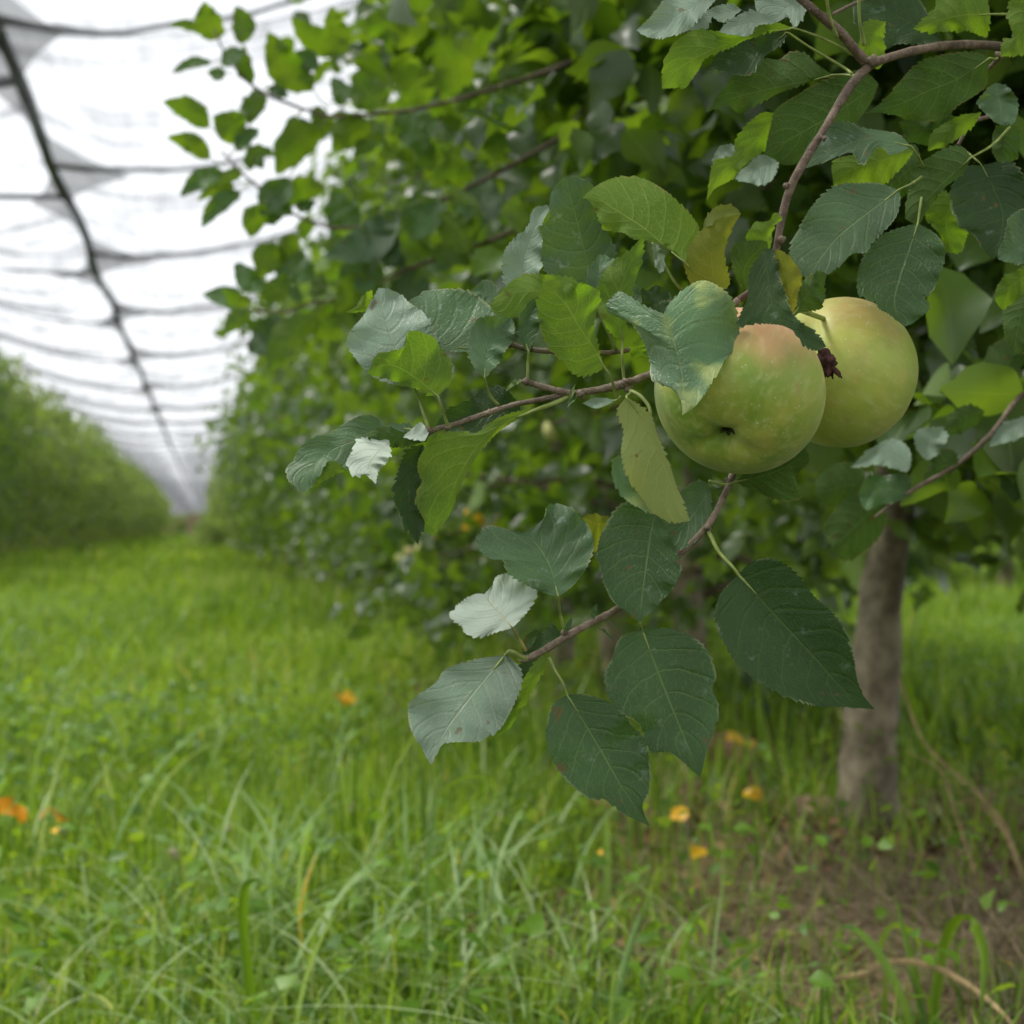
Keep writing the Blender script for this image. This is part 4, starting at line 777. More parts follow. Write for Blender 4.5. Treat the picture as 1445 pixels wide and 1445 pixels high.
# second tree of the row, just outside the frame
NT2 = empty('apple_tree', (ROW+.03, 2.03, float(gh(ROW, 2.03)))); tag(NT2, 'apple tree whose leafy top fills the frame behind the two apples', 'tree', GR_R)
N2 = np.array(NT2.location)
def keep2(C):
    x, y, d = to_px(C+N2)
    lim = np.interp(y, [-300, 0, 200, 400, 560, 640], [440, 500, 560, 640, 900, 1250])
    return (d > 1.75) & (x > lim) & (y < 690)
cr_, br_ = crown_mesh('crown', 10500, .072, 7, 2, M['crown'], 6, .62, 2.8, keep2, rmid=1.08, nb=56); cr_.parent = NT2
tube('trunk', trunk_pts(9), [.052, .045, .04, .037, .03, .02, .01], M['trunk'], NT2, n=12, seg=26, knob=.05)
for p_, r_ in limbs(br_, 3): tube('limb', p_, r_, M['branch'], NT2, n=6, seg=6)

# ------------------------------------------------------------------ limbs of the second tree reaching over the alley at the upper left
e1 = src_near[0]; by1 = e1.location
D2 = 2.3
def P2(x, y, z=0): return tuple(P(x, y, D2+z/100))
tl_ = Vector(e1.location)
def limb2(pts, rad):
    return tube('branch', shift(pts, by1), rad, M['branch'], e1, n=8, seg=60, knob=.06, seed=len(pts))
limb2([tuple(tl_+Vector((0, 0, 1.35))), P2(960, 60, 25), P2(830, 82, 10), P2(760, 105, 5), P2(690, 127), P2(640, 142), P2(575, 156), P2(520, 161), P2(470, 165), P2(420, 151), P2(365, 127), P2(335, 100), P2(312, 65), P2(303, 40)], [.012, .009, .0065, .0055, .0052, .005, .0045, .004, .0034, .003, .0027, .0024, .002, .0012])
limb2([tuple(tl_+Vector((0, 0, 1.2))), P2(900, 130, 25), P2(790, 195, 10), P2(700, 245, 5), P2(630, 280), P2(560, 305), P2(500, 322), P2(455, 318), P2(410, 300), P2(378, 275), P2(340, 243), P2(312, 213)], [.012, .009, .007, .006, .0055, .005, .004, .0035, .003, .0026, .0022, .0013])
limb2([tuple(tl_+Vector((0, 0, 1.0))), P2(900, 230, 30), P2(760, 310, 10), P2(650, 355, 5), P2(580, 378), P2(490, 420), P2(440, 427), P2(400, 441), P2(352, 437)], [.012, .008, .006, .005, .0045, .004, .0032, .0026, .0015])
def qleaf(b, tp, wpx, side='T', mat='g', z=0, D=D2, parent=None, by=None, bend=.12, label=None):
    b = np.array(b, float); tp = np.array(tp, float); ax = tp-b; nr = np.array([-ax[1], ax[0]])/np.linalg.norm(ax)
    s_ = rnd.choice([-1, 1]); c = lambda f, o: tuple(b+ax*f+nr*(o+s_*bend*np.linalg.norm(ax)*math.sin(PI*f)))
    mid = [c(0, 0), c(.35, 0), c(.7, 0), c(1, 0)]; h = wpx/2
    h *= 1.15; pet = [(b[0]-ax[0]*.15, b[1]-ax[1]*.15, z), (b[0]-ax[0]*.32+2, b[1]-ax[1]*.3+1, z)]
    return hleaf(mid, [c(.12, -h*.6), c(.35, -h), c(.65, -h*.85), c(.88, -h*.35)], [c(.12, h*.6), c(.35, h), c(.65, h*.85), c(.88, h*.35)], side, mat, z=z, D=D, parent=parent or e1, by=by if by is not None else by1, n=26, m=3, teeth=.8, wave=3, tilt=rnd.uniform(.2, .6)*(1 if side == 'T' else -1), fold=.3, label=label, petiole=pet, pr=1.1)
LQ = [((309, 56), (288, 2), 34, B_, 'y'), ((284, 44), (239, 35), 12, B_, 'q'), ((342, 62), (333, 8), 27, B_, 'q'), ((299, 88), (242, 104), 13, T_, 'q'), ((313, 92), (347, 72), 20, T_, 'q'), ((356, 118), (344, 64), 20, B_, 'q'), ((398, 124), (377, 88), 14, T_, 'q'),
      ((442, 128), (379, 44), 42, B_, 'y'), ((494, 70), (410, 24), 34, B_, 'y'), ((490, 62), (468, 8), 26, B_, 'y'), ((450, 95), (408, 80), 24, T_, 'q'), ((296, 180), (229, 143), 28, B_, 'y'), ((297, 224), (236, 193), 24, B_, 'y'), ((340, 198), (301, 163), 40, B_, 'y'), ((342, 160), (366, 126), 24, T_, 'q'),
      ((332, 212), (367, 182), 20, T_, 'q'), ((345, 212), (392, 222), 10, B_, 'q'), ((452, 178), (390, 247), 44, B_, 'y'), ((410, 258), (368, 305), 36, T_, 'q'), ((319, 244), (254, 277), 24, T_, 'q'), ((332, 262), (278, 284), 14, B_, 'y'), ((340, 270), (284, 322), 22, T_, 'q'),
      ((374, 288), (353, 336), 30, B_, 'y'), ((409, 250), (376, 318), 34, T_, 'q'), ((460, 264), (384, 292), 30, B_, 'y'), ((396, 346), (366, 392), 38, B_, 'y'), ((376, 406), (331, 371), 30, T_, 'q'), ((392, 350), (446, 392), 42, T_, 'q'), ((376, 398), (402, 424), 40, B_, 'q'), ((352, 437), (285, 416), 26, T_, 'q'), ((356, 428), (314, 408), 18, B_, 'y'),
      ((354, 440), (319, 470), 24, B_, 'q'), ((400, 448), (350, 497), 46, T_, 's'), ((445, 445), (380, 527), 38, B_, 'q'), ((565, 298), (455, 362), 44, T_, 's'), ((505, 320), (468, 268), 40, T_, 'q'), ((480, 375), (540, 420), 50, T_, 'q'), ((520, 170), (470, 215), 40, B_, 'y'), ((545, 150), (500, 100), 42, B_, 'q'),
      ((600, 150), (560, 90), 46, B_, 'y'), ((560, 160), (600, 215), 44, T_, 'q'), ((640, 140), (620, 60), 48, B_, 'y'), ((620, 280), (580, 340), 48, T_, 'q'), ((560, 380), (610, 430), 52, T_, 's'), ((540, 400), (470, 440), 44, B_, 'y'), ((690, 250), (650, 320), 50, T_, 's'), ((700, 130), (740, 190), 50, T_, 'q'), ((600, 20), (560, 70), 44, B_, 'y'), ((520, 20), (560, 60), 44, B_, 'y'), ((470, 165), (440, 205), 26, B_, 'y'), ((660, 355), (620, 300), 50, B_, 'q'), ((450, 428), (480, 480), 40, B_, 'y'),
      ((420, 330), (400, 372), 24, B_, 'y'), ((520, 330), (560, 372), 40, T_, 's'), ((500, 430), (540, 470), 40, B_, 'q')]
for k_ in range(34):      # more leaves along the overhanging limbs
    bx_, by__ = rnd.choice([(690, 127), (640, 142), (575, 156), (520, 161), (470, 165), (420, 151), (365, 127), (335, 100), (630, 280), (560, 305), (500, 322), (455, 318), (410, 300), (378, 275), (340, 243), (580, 378), (490, 420), (440, 427), (400, 441)])
    a_ = rnd.uniform(0, 6.28); l_ = rnd.uniform(34, 58)*(1 if bx_ > 440 else .75)
    LQ.append(((bx_+rnd.uniform(-14, 14)+10*math.cos(a_), by__+rnd.uniform(-6, 6)+10*math.sin(a_)), (bx_+(l_+10)*math.cos(a_), by__+(l_+10)*math.sin(a_)), l_*rnd.uniform(.4, .62), rnd.choice([T_, B_]), rnd.choice(['q', 'q', 'y', 'g'])))
for b_, c_, w_, s_, m_ in LQ: qleaf(b_, c_, w_, s_, m_, z=rnd.uniform(-5, 5))

# ------------------------------------------------------------------ apples
def applemat(name, base, low, blush, blush_dir, bl0, bl1):
    m, t = newmat(name); lk = t.links.new
    tcn = N(t, 'ShaderNodeTexCoord'); ob = tcn.outputs['Object']
    nrm = N(t, 'ShaderNodeVectorMath', operation='NORMALIZE'); lk(ob, nrm.inputs[0])
    dp = N(t, 'ShaderNodeVectorMath', operation='DOT_PRODUCT'); lk(nrm.outputs[0], dp.inputs[0]); dp.inputs[1].default_value = blush_dir
    sep = N(t, 'ShaderNodeSeparateXYZ'); lk(nrm.outputs[0], sep.inputs[0])
    mp = N(t, 'ShaderNodeMapping'); mp.inputs['Scale'].default_value = (1, 1, .35); lk(ob, mp.inputs[0])
    n1 = noise(t, ob, 45, 5, .6); n2 = noise(t, mp.outputs[0], 260, 4, .6); n3 = noise(t, ob, 110, 3)
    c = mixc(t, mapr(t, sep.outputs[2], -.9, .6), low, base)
    c = mixc(t, mapr(t, n1, .35, .70, 0, .7), c, (.47, .42, .09)); c = mixc(t, mapr(t, n3, .40, .7, 0, .5), c, tuple(x_*.72 for x_ in base))
    bl = math_(t, 'ADD', dp.outputs['Value'], math_(t, 'MULTIPLY', math_(t, 'SUBTRACT', n1, .5), .55))
    c = mixc(t, mapr(t, bl, bl0, bl1, 0, .85), c, blush)
    c = mixc(t, mapr(t, n2, .45, .8, 0, .35), c, (.60, .61, .30))
    vo = N(t, 'ShaderNodeTexVoronoi'); vo.inputs['Scale'].default_value = 210; lk(ob, vo.inputs['Vector'])
    c = mixc(t, mapr(t, vo.outputs[0], .04, .13, .45, 0), c, (.66, .66, .38))
    rus = math_(t, 'MULTIPLY', mapr(t, n3, .66, .72), .45); c = mixc(t, rus, c, (.40, .27, .10))
    mps = N(t, 'ShaderNodeMapping'); mps.inputs['Rotation'].default_value = (0, .5, .4); mps.inputs['Scale'].default_value = (1, 1, 5); lk(ob, mps.inputs[0])
    scr = math_(t, 'MULTIPLY', mapr(t, noise(t, mps.outputs[0], 90, 3, .75), .66, .70), mapr(t, noise(t, ob, 30, 1), .5, .62)); c = mixc(t, math_(t, 'MULTIPLY', scr, .9), c, (.62, .58, .36))
    pb = N(t, 'ShaderNodeBsdfPrincipled'); lk(c, pb.inputs['Base Color']); lk(mapr(t, n2, .3, .7, .40, .56), pb.inputs['Roughness']); pb.inputs['Specular IOR Level'].default_value = .32
    pb.inputs['Subsurface Weight'].default_value = .12; pb.inputs['Subsurface Radius'].default_value = (.6, .5, .15); pb.inputs['Subsurface Scale'].default_value = .006
    pb.inputs['Sheen Weight'].default_value = .12
    bp = N(t, 'ShaderNodeBump'); bp.inputs['Strength'].default_value = .25; bp.inputs['Distance'].default_value = .0006
    lk(math_(t, 'ADD', n2, math_(t, 'MULTIPLY', n1, 3.0)), bp.inputs['Height']); lk(bp.outputs[0], pb.inputs['Normal'])
    o = N(t, 'ShaderNodeOutputMaterial'); lk(pb.outputs[0], o.inputs[0])
    return m
def apple_mesh(name, Rr, mat, parent, nt_=96, nph=128, flat=.95, seed=0):
    th = np.linspace(0, PI, nt_+1); ph = np.linspace(0, 2*PI, nph, endpoint=False)
    TH, PH = np.meshgrid(th, ph, indexing='ij')
    rho = 1+.025*np.cos(TH)-.42*np.exp(-(TH/.30)**2)-.26*np.exp(-((PI-TH)/.16)**2)-.14*np.exp(-((PI-TH)/.36)**2)-.0*TH
    rho = rho+.018*np.cos(5*PH+.4)*np.exp(-((PI-TH-.35)/.3)**2)+.008*np.sin(2*PH+seed)*np.sin(TH)+.006*np.sin(3*PH+1+seed)*np.sin(TH)*np.cos(TH)
    V = np.stack([rho*np.sin(TH)*np.cos(PH)*(1+.02*math.cos(seed)), rho*np.sin(TH)*np.sin(PH), rho*np.cos(TH)*flat], -1)*Rr
    i = (np.arange(nt_)[:, None]*nph+np.arange(nph)[None]); j = (np.arange(nt_)[:, None]*nph+(np.arange(nph)[None]+1) % nph)
    Fq = np.stack([i.ravel(), (i+nph).ravel(), (j+nph).ravel(), j.ravel()], 1)
    return mesh(name, V.reshape(-1, 3), Fq, mat, parent)
def sepals(parent, Rr, k=5):
    for i in range(k):
        a = i*2*PI/k+.3; r0 = Rr*.03; z0 = -Rr*.62
        tip = (math.cos(a)*Rr*(.09+.02*(i%3)), math.sin(a)*Rr*(.09+.02*(i%2)), z0-Rr*(.03+.03*(i%3))); md = (math.cos(a)*Rr*.08, math.sin(a)*Rr*.08, z0-Rr*.03)
        tube('sepal', [(math.cos(a)*r0, math.sin(a)*r0, z0+Rr*.03), md, tip], [Rr*.04, Rr*.034, Rr*.006], M['sepal'], parent, n=6, seg=8, knob=.1)
    tube('calyx', [(0, 0, -Rr*.52), (0, 0, -Rr*.61)], [Rr*.085, Rr*.06], M['sepal'], parent, n=10, seg=4, knob=.2)
M['sepal'] = simple('dried_calyx', (.05, .045, .018), .9, noisy=.6, nscale=400)
def apple(px, py, d, Rr, axis, mat, label, spin=0, flat=.95, group='apples on the near branch', seed=0, detail=True, nm='apple'):
    c = P(px, py, d); e = empty(nm, c); tag(e, label, 'apple', group)
    e.rotation_mode = 'QUATERNION'; e.rotation_quaternion = Vector(axis).normalized().to_track_quat('Z', 'Y') @ __import__('mathutils').Quaternion((0, 0, 1), spin)
    if detail: apple_mesh('skin', Rr, mat, e, flat=flat, seed=seed); sepals(e, Rr)
    else: apple_mesh('skin', Rr, mat, e, 20, 28, flat=flat)
    return e
def cam_axis(x, y, z):      # x right, y up, z away from the camera
    return rt*x+up*y+fw*z
def ldir(axis, spin, d):
    q_ = Vector(axis).normalized().to_track_quat('Z', 'Y') @ __import__('mathutils').Quaternion((0, 0, 1), spin)
    return tuple((q_.inverted() @ Vector(d)).normalized())
ax1 = cam_axis(.30, .70, .64)     # stem end: up and away ; the eye end looks down at the camera
ax2 = cam_axis(-.78, .42, -.42)
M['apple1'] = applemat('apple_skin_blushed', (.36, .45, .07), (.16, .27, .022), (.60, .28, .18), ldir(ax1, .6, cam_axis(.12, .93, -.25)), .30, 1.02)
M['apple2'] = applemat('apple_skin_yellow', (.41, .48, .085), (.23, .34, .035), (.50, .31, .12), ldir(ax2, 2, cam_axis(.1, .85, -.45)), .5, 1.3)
ax1 = cam_axis(.30, .70, .64)     # stem end: up and away ; the eye end looks down at the camera
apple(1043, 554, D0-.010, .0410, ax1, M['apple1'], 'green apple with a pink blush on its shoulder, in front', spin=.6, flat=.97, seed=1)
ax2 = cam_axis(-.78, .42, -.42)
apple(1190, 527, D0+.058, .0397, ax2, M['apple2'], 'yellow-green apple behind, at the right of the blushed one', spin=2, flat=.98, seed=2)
for o_, pts in (('stem', [(1075, 470, 1), (1078, 440, .5), (1083, 405, .3), (1085, 388, .5)]),):
    tube('fruit_stalk', shift([tuple(W(*p)) for p in pts]), [.0012, .0011, .0012, .0018], M['petiole'], NT, n=8, seg=14)
tube('fruit_stalk', shift([tuple(W(1168, 452, 4)), tuple(W(1130, 438, .5)), tuple(W(1112, 430, 0)), tuple(W(1090, 400, .4))]), [.0014, .0014, .0013, .0016], M['petiole'], NT, n=8, seg=14)
# withered fruitlet between the apples
wf = empty('withered_fruitlet', W(1164, 512, 0.6)); tag(wf, 'shrivelled dark brown fruitlet caught between the two apples', 'fruitlet')
vs = []
for i_ in range(15):
    for j_ in range(20):
        th, ph = PI*i_/14, 2*PI*j_/20
        r_ = .0050*(1+.30*math.sin(5*th+j_)*math.cos(3*ph)+rnd.uniform(-.12, .12)*math.sin(th)); vs.append((r_*math.sin(th)*math.cos(ph), r_*math.sin(th)*math.sin(ph), r_*math.cos(th)*1.2))
mesh('body', vs, [(i_*20+j_, i_*20+(j_+1) % 20, (i_+1)*20+(j_+1) % 20, (i_+1)*20+j_) for i_ in range(14) for j_ in range(20)], M['dead'], wf)
for k_ in range(6):
    a_ = k_*1.05; tube('sepal', [(0, 0, 0), (.004*math.cos(a_)+.002, .003*math.sin(a_), -.004), (.006*math.cos(a_)+.003, .005*math.sin(a_), -.0075)], [.0016, .0013, .0003], M['dead'], wf, n=6, seg=8, knob=.2)
tube('stalk', [(-.001, 0, .004), (-.005, -.001, .009), (-.008, -.002, .012)], [.0014, .0012, .001], M['dead'], wf, n=6, seg=8, knob=.1)
# blurred apples in the trees of the row
M['apple3'] = applemat('apple_skin_pale', (.50, .50, .17), (.40, .43, .13), (.60, .40, .2), (.3, -.5, .6), .4, 1.2)
BA = [(785, 607, 4.1, 'pale apple in the foliage left of the front apple'), (572, 785, 5.2, 'pale pinkish apple low in the blurred row'), (600, 778, 5.3, 'pale apple close beside the pinkish one low in the row'),
      (398, 588, 9.0, 'pinkish pale apple high at the left edge of the right row'), 
      (720, 790, 5.5, 'pale apple behind the wavy grey-green leaf'), (1345, 735, 9.2, 'pale apple in the row beyond the trunk')]
for px_, py_, d_, lab in BA: apple(px_, py_, d_, .034, (rnd.uniform(-.3, .3), rnd.uniform(-.3, .3), 1), M['apple3'], lab, detail=False, group='blurred apples in the row')

# ------------------------------------------------------------------ single things in the grass
def ground_at(px, py):
    dvec = fw+rt*((px-722.5)/F)+up*((722.5-py)/F); k = CAM.z/-dvec.z
    p = CAM+dvec*k; return Vector((p.x, p.y, float(gh(p.x, p.y)))), k
M['yellow'] = leafmat('fallen_yellow_leaf', (.68, .45, .02), (.68, .46, .05), (.75, .52, .03), .25, detail=False, var=.2, vein=(.6, .4, .08), uvein=(.6, .4, .08))
M['orange'] = leafmat('fallen_orange_leaf', (.50, .25, .012), (.50, .28, .03), (.6, .32, .02), .25, detail=False, var=.2)
def yleaf(px, py, d, k, sz, label, mat='yellow', name='fallen_leaf', flat=.35):
    if name == 'fallen_leaf': d = (CAM.z-(.19 if 400 < px < 700 else .13 if px < 700 else .10))*F/(py-745)
    c0 = P(px, py, d); n = k
    c = np.array(c0)+rng.normal(0, sz*.35, (n, 3))*np.array([1, 1, .35]); dv = unit(np.stack([rng.normal(0, 1, n), rng.normal(0, 1, n), rng.normal(0, .3, n)], 1))
    nr = unit(np.stack([rng.normal(0, flat, n), rng.normal(-.6, flat, n), np.ones(n)], 1))
    V, Fq, a, uv = oval_leaves(c, dv, nr, sz*rng.uniform(.8, 1.1, n), rng.uniform(0, 1, n), 6, .42, 2)
    tag(mesh(name, V, Fq, M[mat], uv=uv, attr=a), label, 'leaf', 'yellow leaves in the grass')
yleaf(482, 986, 3.6, 2, .05, 'orange-yellow leaf caught in the grass of the alley')
yleaf(1098, 1124, 3.05, 2, .045, 'bright yellow leaf on the soil left of the trunk')
yleaf(953, 1147, 2.95, 1, .035, 'small yellow leaf on the soil below the lowest hanging leaf')
yleaf(1043, 1046, 3.9, 2, .055, 'yellow leaf lying by the base of the further trunk')
yleaf(1000, 1190, 2.8, 1, .035, 'dull yellow leaf nearest the bare soil')
yleaf(36, 1156, 2.75, 2, .055, 'large orange leaf in the grass at the left edge', 'orange')
yleaf(195, 1180, 2.65, 1, .022, 'tiny orange leaf low in the left grass', 'orange')
yleaf(90, 1172, 2.7, 1, .02, 'tiny yellow leaf beside the large orange one')
yleaf(832, 1214, 2.65, 1, .035, 'pale yellow leaf in the grass under the branch')
yleaf(676, 733, 4.4, 3, .075, 'cluster of yellowed leaves in the row behind the twig', name='yellowed_leaves', flat=1)
yleaf(633, 742, 4.4, 1, .07, 'yellowed leaf right of the hanging leaf tip', name='yellowed_leaf', flat=1)
yleaf(602, 760, 4.4, 1, .06, 'yellowed leaf at the hanging leaf tip', name='yellowed_leaf', flat=1)
# clover heads
M['clover'] = simple('clover_head', (.55, .52, .36), .8, noisy=.3, nscale=300)
M['stalk'] = simple('green_stalk', (.09, .17, .03), .5, tr=(.15, .3, .02), tfac=.2)
def clover(px, py, d, r_, label):
    c = P(px, py, d); g = Vector((c.x+.01, c.y+.02, float(gh(c.x, c.y)))); e = empty('clover_flower', g); tag(e, label, 'flower', 'clover heads in the grass')
    q = c-g; tube('stalk', [(0, 0, -.01), (q.x*.3, q.y*.3, q.z*.6), tuple(q)], [.0009, .0008, .0008], M['stalk'], e, n=6, seg=10)
    n = 60; v = unit(rng.normal(0, 1, (n, 3))); V, Fq, a, uv = oval_leaves(np.array(q)+v*r_*.2, v, unit(rng.normal(0, 1, (n, 3))), np.full(n, r_), np.zeros(n), 3, .22)
    mesh('flower_head', V, Fq, M['clover'], e)
clover(243, 1208, 2.3, .011, 'white clover head in the left foreground grass'); clover(498, 1140, 2.5, .008, 'small clover head right of the alley middle')
clover(90, 1172, 2.5, .008, 'cream clover head beside the orange leaf'); clover(322, 1168, 2.45, .006, 'tiny faded clover head in the middle of the left grass')
# single blades and stalks
def ribbon(name, pts, wid, mat, parent=None, D=None, vee=.3, label=None, cat=None, group=None, var=.5, seg=40):
    """a grass blade: pts = (px, py, depth m); wid in metres"""
    t = np.linspace(0, 1, seg+1); c = catmull([tuple(P(*p)) for p in pts], t); wv = np.interp(t, np.linspace(0, 1, len(wid)), wid)
    tan = np.gradient(c, axis=0); tan = unit(tan); side = unit(np.cross(tan, np.broadcast_to(np.array(fw), tan.shape))); nr = np.cross(side, tan)
    V = np.stack([c-side*wv[:, None]/2+nr*(wv*vee)[:, None], c, c+side*wv[:, None]/2+nr*(wv*vee)[:, None]], 1).reshape(-1, 3)
    k = np.arange(seg)*3; Fq = np.vstack([np.stack([k, k+1, k+4, k+3], 1), np.stack([k+1, k+2, k+5, k+4], 1)])
    if parent: V = V-np.array(parent.location)
    o = mesh(name, V, Fq, M[mat], parent, attr=np.full(len(V), var), uv=np.stack([np.repeat(t, 3), np.tile([0, .5, 1], seg+1)], 1))
    if label: tag(o, label, cat, group)
    return o
GB = 'single grass blades in front'
ribbon('dry_grass', [(1151, 1432, 1.62), (1153, 1408, 1.62), (1168, 1386, 1.63), (1200, 1378, 1.64), (1225, 1374, 1.64), (1250, 1360, 1.65), (1290, 1358, 1.66), (1330, 1370, 1.66), (1375, 1396, 1.65), (1410, 1425, 1.62), (1440, 1460, 1.6)], [.002, .005, .006, .0065, .0065, .006, .005, .0035, .0015], 'dry', label='dry straw coloured grass blade arching over the bare soil', cat='grass blade', group=GB)
g_, _ = ground_at(1305, 1480); tuft = empty('grass_tuft', g_); tag(tuft, 'broad bladed green grass tuft under the dry arching blade', 'grass tuft')
ribbon('blade', [(1312, 1490, 1.68), (1318, 1440, 1.68), (1325, 1380, 1.68), (1335, 1330, 1.68), (1352, 1300, 1.66), (1372, 1302, 1.62), (1388, 1330, 1.58), (1390, 1370, 1.56), (1384, 1430, 1.55)], [.006, .011, .012, .012, .011, .012, .011, .008, .002], 'grass', tuft, var=.35)
ribbon('blade', [(1308, 1490, 1.68), (1300, 1420, 1.7), (1288, 1360, 1.72), (1275, 1310, 1.74), (1262, 1262, 1.76)], [.008, .010, .009, .006, .001], 'grass', tuft, var=.3)
ribbon('blade', [(1300, 1490, 1.66), (1280, 1430, 1.64), (1255, 1370, 1.6), (1228, 1330, 1.58), (1196, 1308, 1.56), (1175, 1330, 1.6)], [.008, .009, .009, .008, .006, .001], 'sage', tuft, var=.1)
ribbon('blade', [(1240, 1370, 1.75), (1245, 1330, 1.78), (1262, 1306, 1.8), (1290, 1318, 1.82), (1300, 1345, 1.84)], [.005, .007, .006, .005, .001], 'grass', tuft, var=.5)
g_, _ = ground_at(960, 1500); tuft2 = empty('grass_tuft', g_); tag(tuft2, 'upright green grass tuft with one long blade slanting right', 'grass tuft')
ribbon('blade', [(952, 1500, 1.6), (975, 1440, 1.6), (1005, 1395, 1.61), (1045, 1355, 1.63), (1083, 1326, 1.65)], [.010, .012, .010, .006, .0008], 'grass', tuft2, var=.35)
ribbon('blade', [(905, 1500, 1.7), (930, 1440, 1.72), (955, 1380, 1.74), (965, 1340, 1.78), (985, 1300, 1.8), (1000, 1320, 1.84)], [.008, .010, .010, .008, .006, .001], 'grass', tuft2, var=.45)
ribbon('blade', [(880, 1500, 1.55), (870, 1440, 1.6), (880, 1370, 1.62), (905, 1290, 1.66), (925, 1260, 1.7)], [.006, .008, .007, .005, .001], 'sage', tuft2, var=.1)
ribbon('blade', [(990, 1500, 1.8), (975, 1400, 1.85), (972, 1310, 1.9), (985, 1290, 1.9), (995, 1330, 1.88)], [.008, .010, .009, .007, .001], 'grass', tuft2, var=.3)
ribbon('tall_grass', [(368, 1500, 1.62), (358, 1440, 1.6), (349, 1370, 1.58), (342, 1300, 1.56), (345, 1255, 1.54), (356, 1243, 1.52), (366, 1242, 1.5)], [.008, .010, .010, .010, .010, .007, .001], 'grass', label='broad upright green blade with a bent tip in the left foreground', cat='grass blade', group=GB, var=.2)
ribbon('yellowed_grass', [(430, 1360, 1.85), (424, 1320, 1.85), (424, 1280, 1.86), (434, 1240, 1.87), (447, 1206, 1.88)], [.002, .003, .0035, .0035, .001], 'yellow', label='slim yellow grass blade left of the long stalks', cat='grass blade', group=GB)
ribbon('grass_stalk', [(596, 1450, 1.75), (601, 1330, 1.75), (603, 1240, 1.75), (612, 1150, 1.75), (623, 1085, 1.75), (629, 1050, 1.75)], [.004, .0038, .0036, .0034, .003, .0012], 'sage', label='tall thin blue-green stalk below the lower left leaf', cat='grass stalk', group=GB, var=.1)
ribbon('bent_grass', [(655, 1165, 1.78), (690, 1110, 1.8), (665, 1095, 1.8), (640, 1105, 1.78), (622, 1118, 1.76)], [.001, .003, .003, .003, .002], 'grass', label='narrow blade bending from the tall stalk', cat='grass blade', group=GB, var=.5)
for (pts_, lab) in [([(600, 1420, 1.6), (622, 1400, 1.6), (660, 1330, 1.62), (650, 1323, 1.62), (680, 1330, 1.62), (690, 1380, 1.6)], ''), ]: pass
# flowering grass with spikelets
sg, _ = ground_at(668, 1470); e = empty('seed_head_grass', sg); tag(e, 'slender green grass stalk carrying small seed spikes', 'grass stalk')
def lp(*p): return tuple(P(*p)-sg)
tube('stalk', [lp(664, 1500, 1.72), lp(685, 1340, 1.72), (lp(698, 1230, 1.72)), lp(712, 1150, 1.72), lp(722, 1110, 1.72), lp(728, 1072, 1.72)], [.0011, .001, .0009, .0008, .0007, .0005], M['stalk'], e, n=6, seg=24)
def spike(a, b, k=14, sz=.0045, nm='seed_spike', par=None, org=None, seed=1):
    org = org if org is not None else sg; par = par or e
    A, Bv = np.array(P(*a)-org), np.array(P(*b)-org); r_ = np.random.default_rng(seed)
    c = A+(Bv-A)*np.linspace(0, 1, k)[:, None]; ax = unit((Bv-A)[None])[0]; dv = unit(ax[None]+r_.normal(0, .5, (k, 3))); 
    V, Fq, a_, uv = oval_leaves(c, dv, unit(r_.normal(0, 1, (k, 3))), np.full(k, sz), r_.uniform(0, 1, k), 4, .5, 1, fold=1.2, curl=.2)
    mesh(nm, V, Fq, M['weed'], par, uv=uv, attr=a_)
spike((716, 1128, 1.72), (729, 1068, 1.72), 34, .0052, seed=1); spike((712, 1162, 1.72), (735, 1142, 1.7), 12, seed=2); spike((706, 1140, 1.72), (703, 1122, 1.72), 7, seed=3); spike((708, 1190, 1.72), (690, 1172, 1.72), 10, seed=4); spike((702, 1225, 1.72), (740, 1208, 1.7), 14, seed=5)
for bx, by_, k_, lab in [(1180, 1340, 0, 'thin green seed stalk rising from the soil near the dry blade'), (900, 1400, 1, 'short green seed stalk low at the middle of the foreground'), (290, 1310, 2, 'leaning seed stalk among the arching blades at the left')]:
    g_, _ = ground_at(bx-40, 1500); e2 = empty('seed_head_grass', g_); tag(e2, lab, 'grass stalk')
    def l2(*p): return tuple(P(*p)-g_)
    tube('stalk', [l2(bx-30, 1480, 1.6), l2(bx-15, by_+60, 1.6), l2(bx, by_, 1.6)], [.0009, .0008, .0005], M['stalk'], e2, n=6, seg=14)
    for j_ in range(5):
        spike((bx-3*j_-2, by_+14*j_+10, 1.6), (bx-3*j_+(6 if j_ % 2 else -8), by_+14*j_-4, 1.6), 6, .0042, par=e2, org=g_, seed=j_+k_*9)
# bare weed stalks right of the trunk
g_, _ = ground_at(1440, 1300)
wd_ = empty('dead_weed_stalk', g_); tag(wd_, 'bare leaning weed stalks in the grass right of the trunk', 'weed stalk')
for pts_, rr in [([(1445, 1240, 2.3), (1420, 1170, 2.32), (1385, 1125, 2.34), (1335, 1080, 2.36), (1300, 1040, 2.38), (1268, 955, 2.4)], .0022), ([(1390, 1290, 2.3), (1365, 1200, 2.32), (1340, 1120, 2.34), (1325, 1085, 2.35), (1280, 1060, 2.36)], .0016), ([(1385, 1135, 2.3), (1420, 1180, 2.28), (1450, 1260, 2.25)], .0018)]:
    tube('stalk', [tuple(P(*p)-g_) for p in pts_], [rr, rr, rr*.6], M['dry'], wd_, n=6, seg=24, knob=.1)
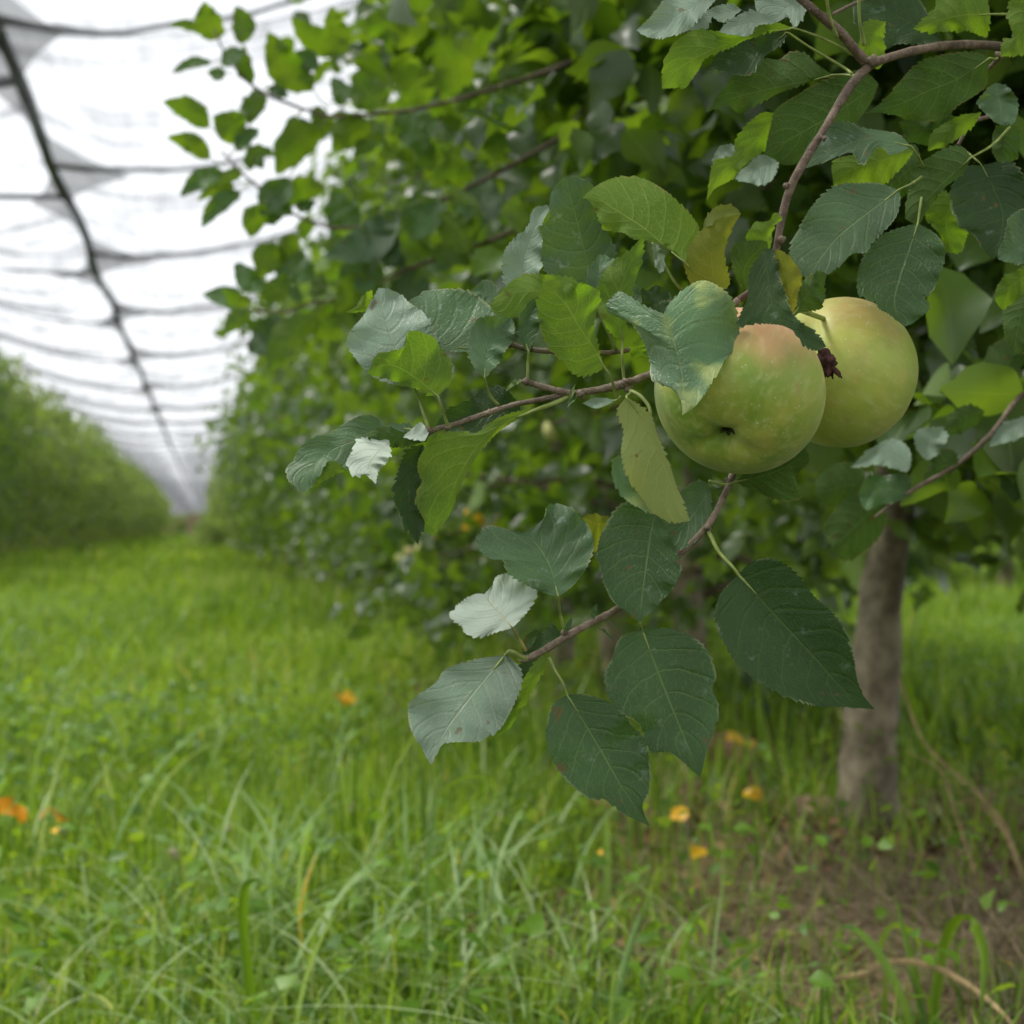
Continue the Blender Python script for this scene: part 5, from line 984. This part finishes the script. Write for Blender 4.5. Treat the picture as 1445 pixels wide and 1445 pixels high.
# mound of pale clods at the foot of the trunk and a reddish stone further back
M['clod'] = simple('pale_clod', (.30, .20, .13), .95, noisy=.4, nscale=30)
def clod(px, py, d, r_, label, seed, col='clod', name='clod'):
    c = P(px, py, d); v = []; rr = random.Random(seed)
    for i_ in range(11):
        for j_ in range(16):
            th, ph = PI*i_/10, 2*PI*j_/16; q = r_*(1+.22*math.sin(3*ph+seed)*math.sin(2*th)+rr.uniform(-.07, .07)*math.sin(th))
            v.append((q*math.sin(th)*math.cos(ph), q*math.sin(th)*math.sin(ph), q*.62*math.cos(th)))
    o = mesh(name, v, [(i_*16+j_, i_*16+(j_+1) % 16, (i_+1)*16+(j_+1) % 16, (i_+1)*16+j_) for i_ in range(10) for j_ in range(16)], M[col]); o.location = (c.x, c.y, float(gh(c.x, c.y))+r_*.25)
    tag(o, label, 'clod', 'clods of earth under the row')
clod(1150, 1165, 3.0, .050, 'pale earth clod against the left foot of the trunk', 1); clod(1255, 1165, 3.0, .042, 'pale earth clod right of the trunk foot', 2)
M['redstone'] = simple('reddish_clod', (.24, .12, .085), .95, noisy=.3, nscale=25)
clod(1010, 1075, 3.75, .10, 'large reddish lump of earth beside the further trunk', 3, 'redstone'); clod(1285, 1205, 2.7, .016, 'small pinkish clod in front of the trunk', 4)
# far end of the alley
far = empty('picking_bin', (-.95, 134, 0)); tag(far, 'blurred reddish box at the far end of the grass alley', 'box')
M['red'] = simple('faded_red', (.30, .17, .15), .8, noisy=.2, nscale=3)
def box(name, c, s, mat, parent):
    v = [(c[0]+sx*s[0]/2, c[1]+sy*s[1]/2, c[2]+sz*s[2]/2) for sx in (-1, 1) for sy in (-1, 1) for sz in (-1, 1)]
    return mesh(name, v, [(0, 1, 3, 2), (4, 6, 7, 5), (0, 4, 5, 1), (2, 3, 7, 6), (0, 2, 6, 4), (1, 5, 7, 3)], M[mat], parent, smooth=False)
for k_ in range(5): box('slat', (0, -.45, .25+k_*.3), (1.0, .05, .24), 'red', far); box('side_panel', (0, 0, .25+k_*.3), (.94, .86, .2), 'red', far)
print('objects', len(S.objects))

WSL = 'low yellow-green weedy shrub beside the far end of the right row'
for k_ in range(9):
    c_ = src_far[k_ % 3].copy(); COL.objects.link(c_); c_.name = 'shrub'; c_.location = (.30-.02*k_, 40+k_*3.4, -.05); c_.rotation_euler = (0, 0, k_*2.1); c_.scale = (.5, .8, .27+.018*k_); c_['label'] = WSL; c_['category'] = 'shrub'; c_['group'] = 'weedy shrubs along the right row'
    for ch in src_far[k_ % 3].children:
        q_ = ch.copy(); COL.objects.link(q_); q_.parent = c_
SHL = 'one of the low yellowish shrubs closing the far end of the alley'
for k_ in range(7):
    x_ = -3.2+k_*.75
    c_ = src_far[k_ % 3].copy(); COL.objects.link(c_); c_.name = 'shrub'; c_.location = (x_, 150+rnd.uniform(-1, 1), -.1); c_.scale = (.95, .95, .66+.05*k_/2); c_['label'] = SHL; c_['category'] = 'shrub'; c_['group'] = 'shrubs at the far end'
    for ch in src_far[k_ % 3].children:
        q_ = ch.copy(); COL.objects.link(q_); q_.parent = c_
print('objects', len(S.objects))
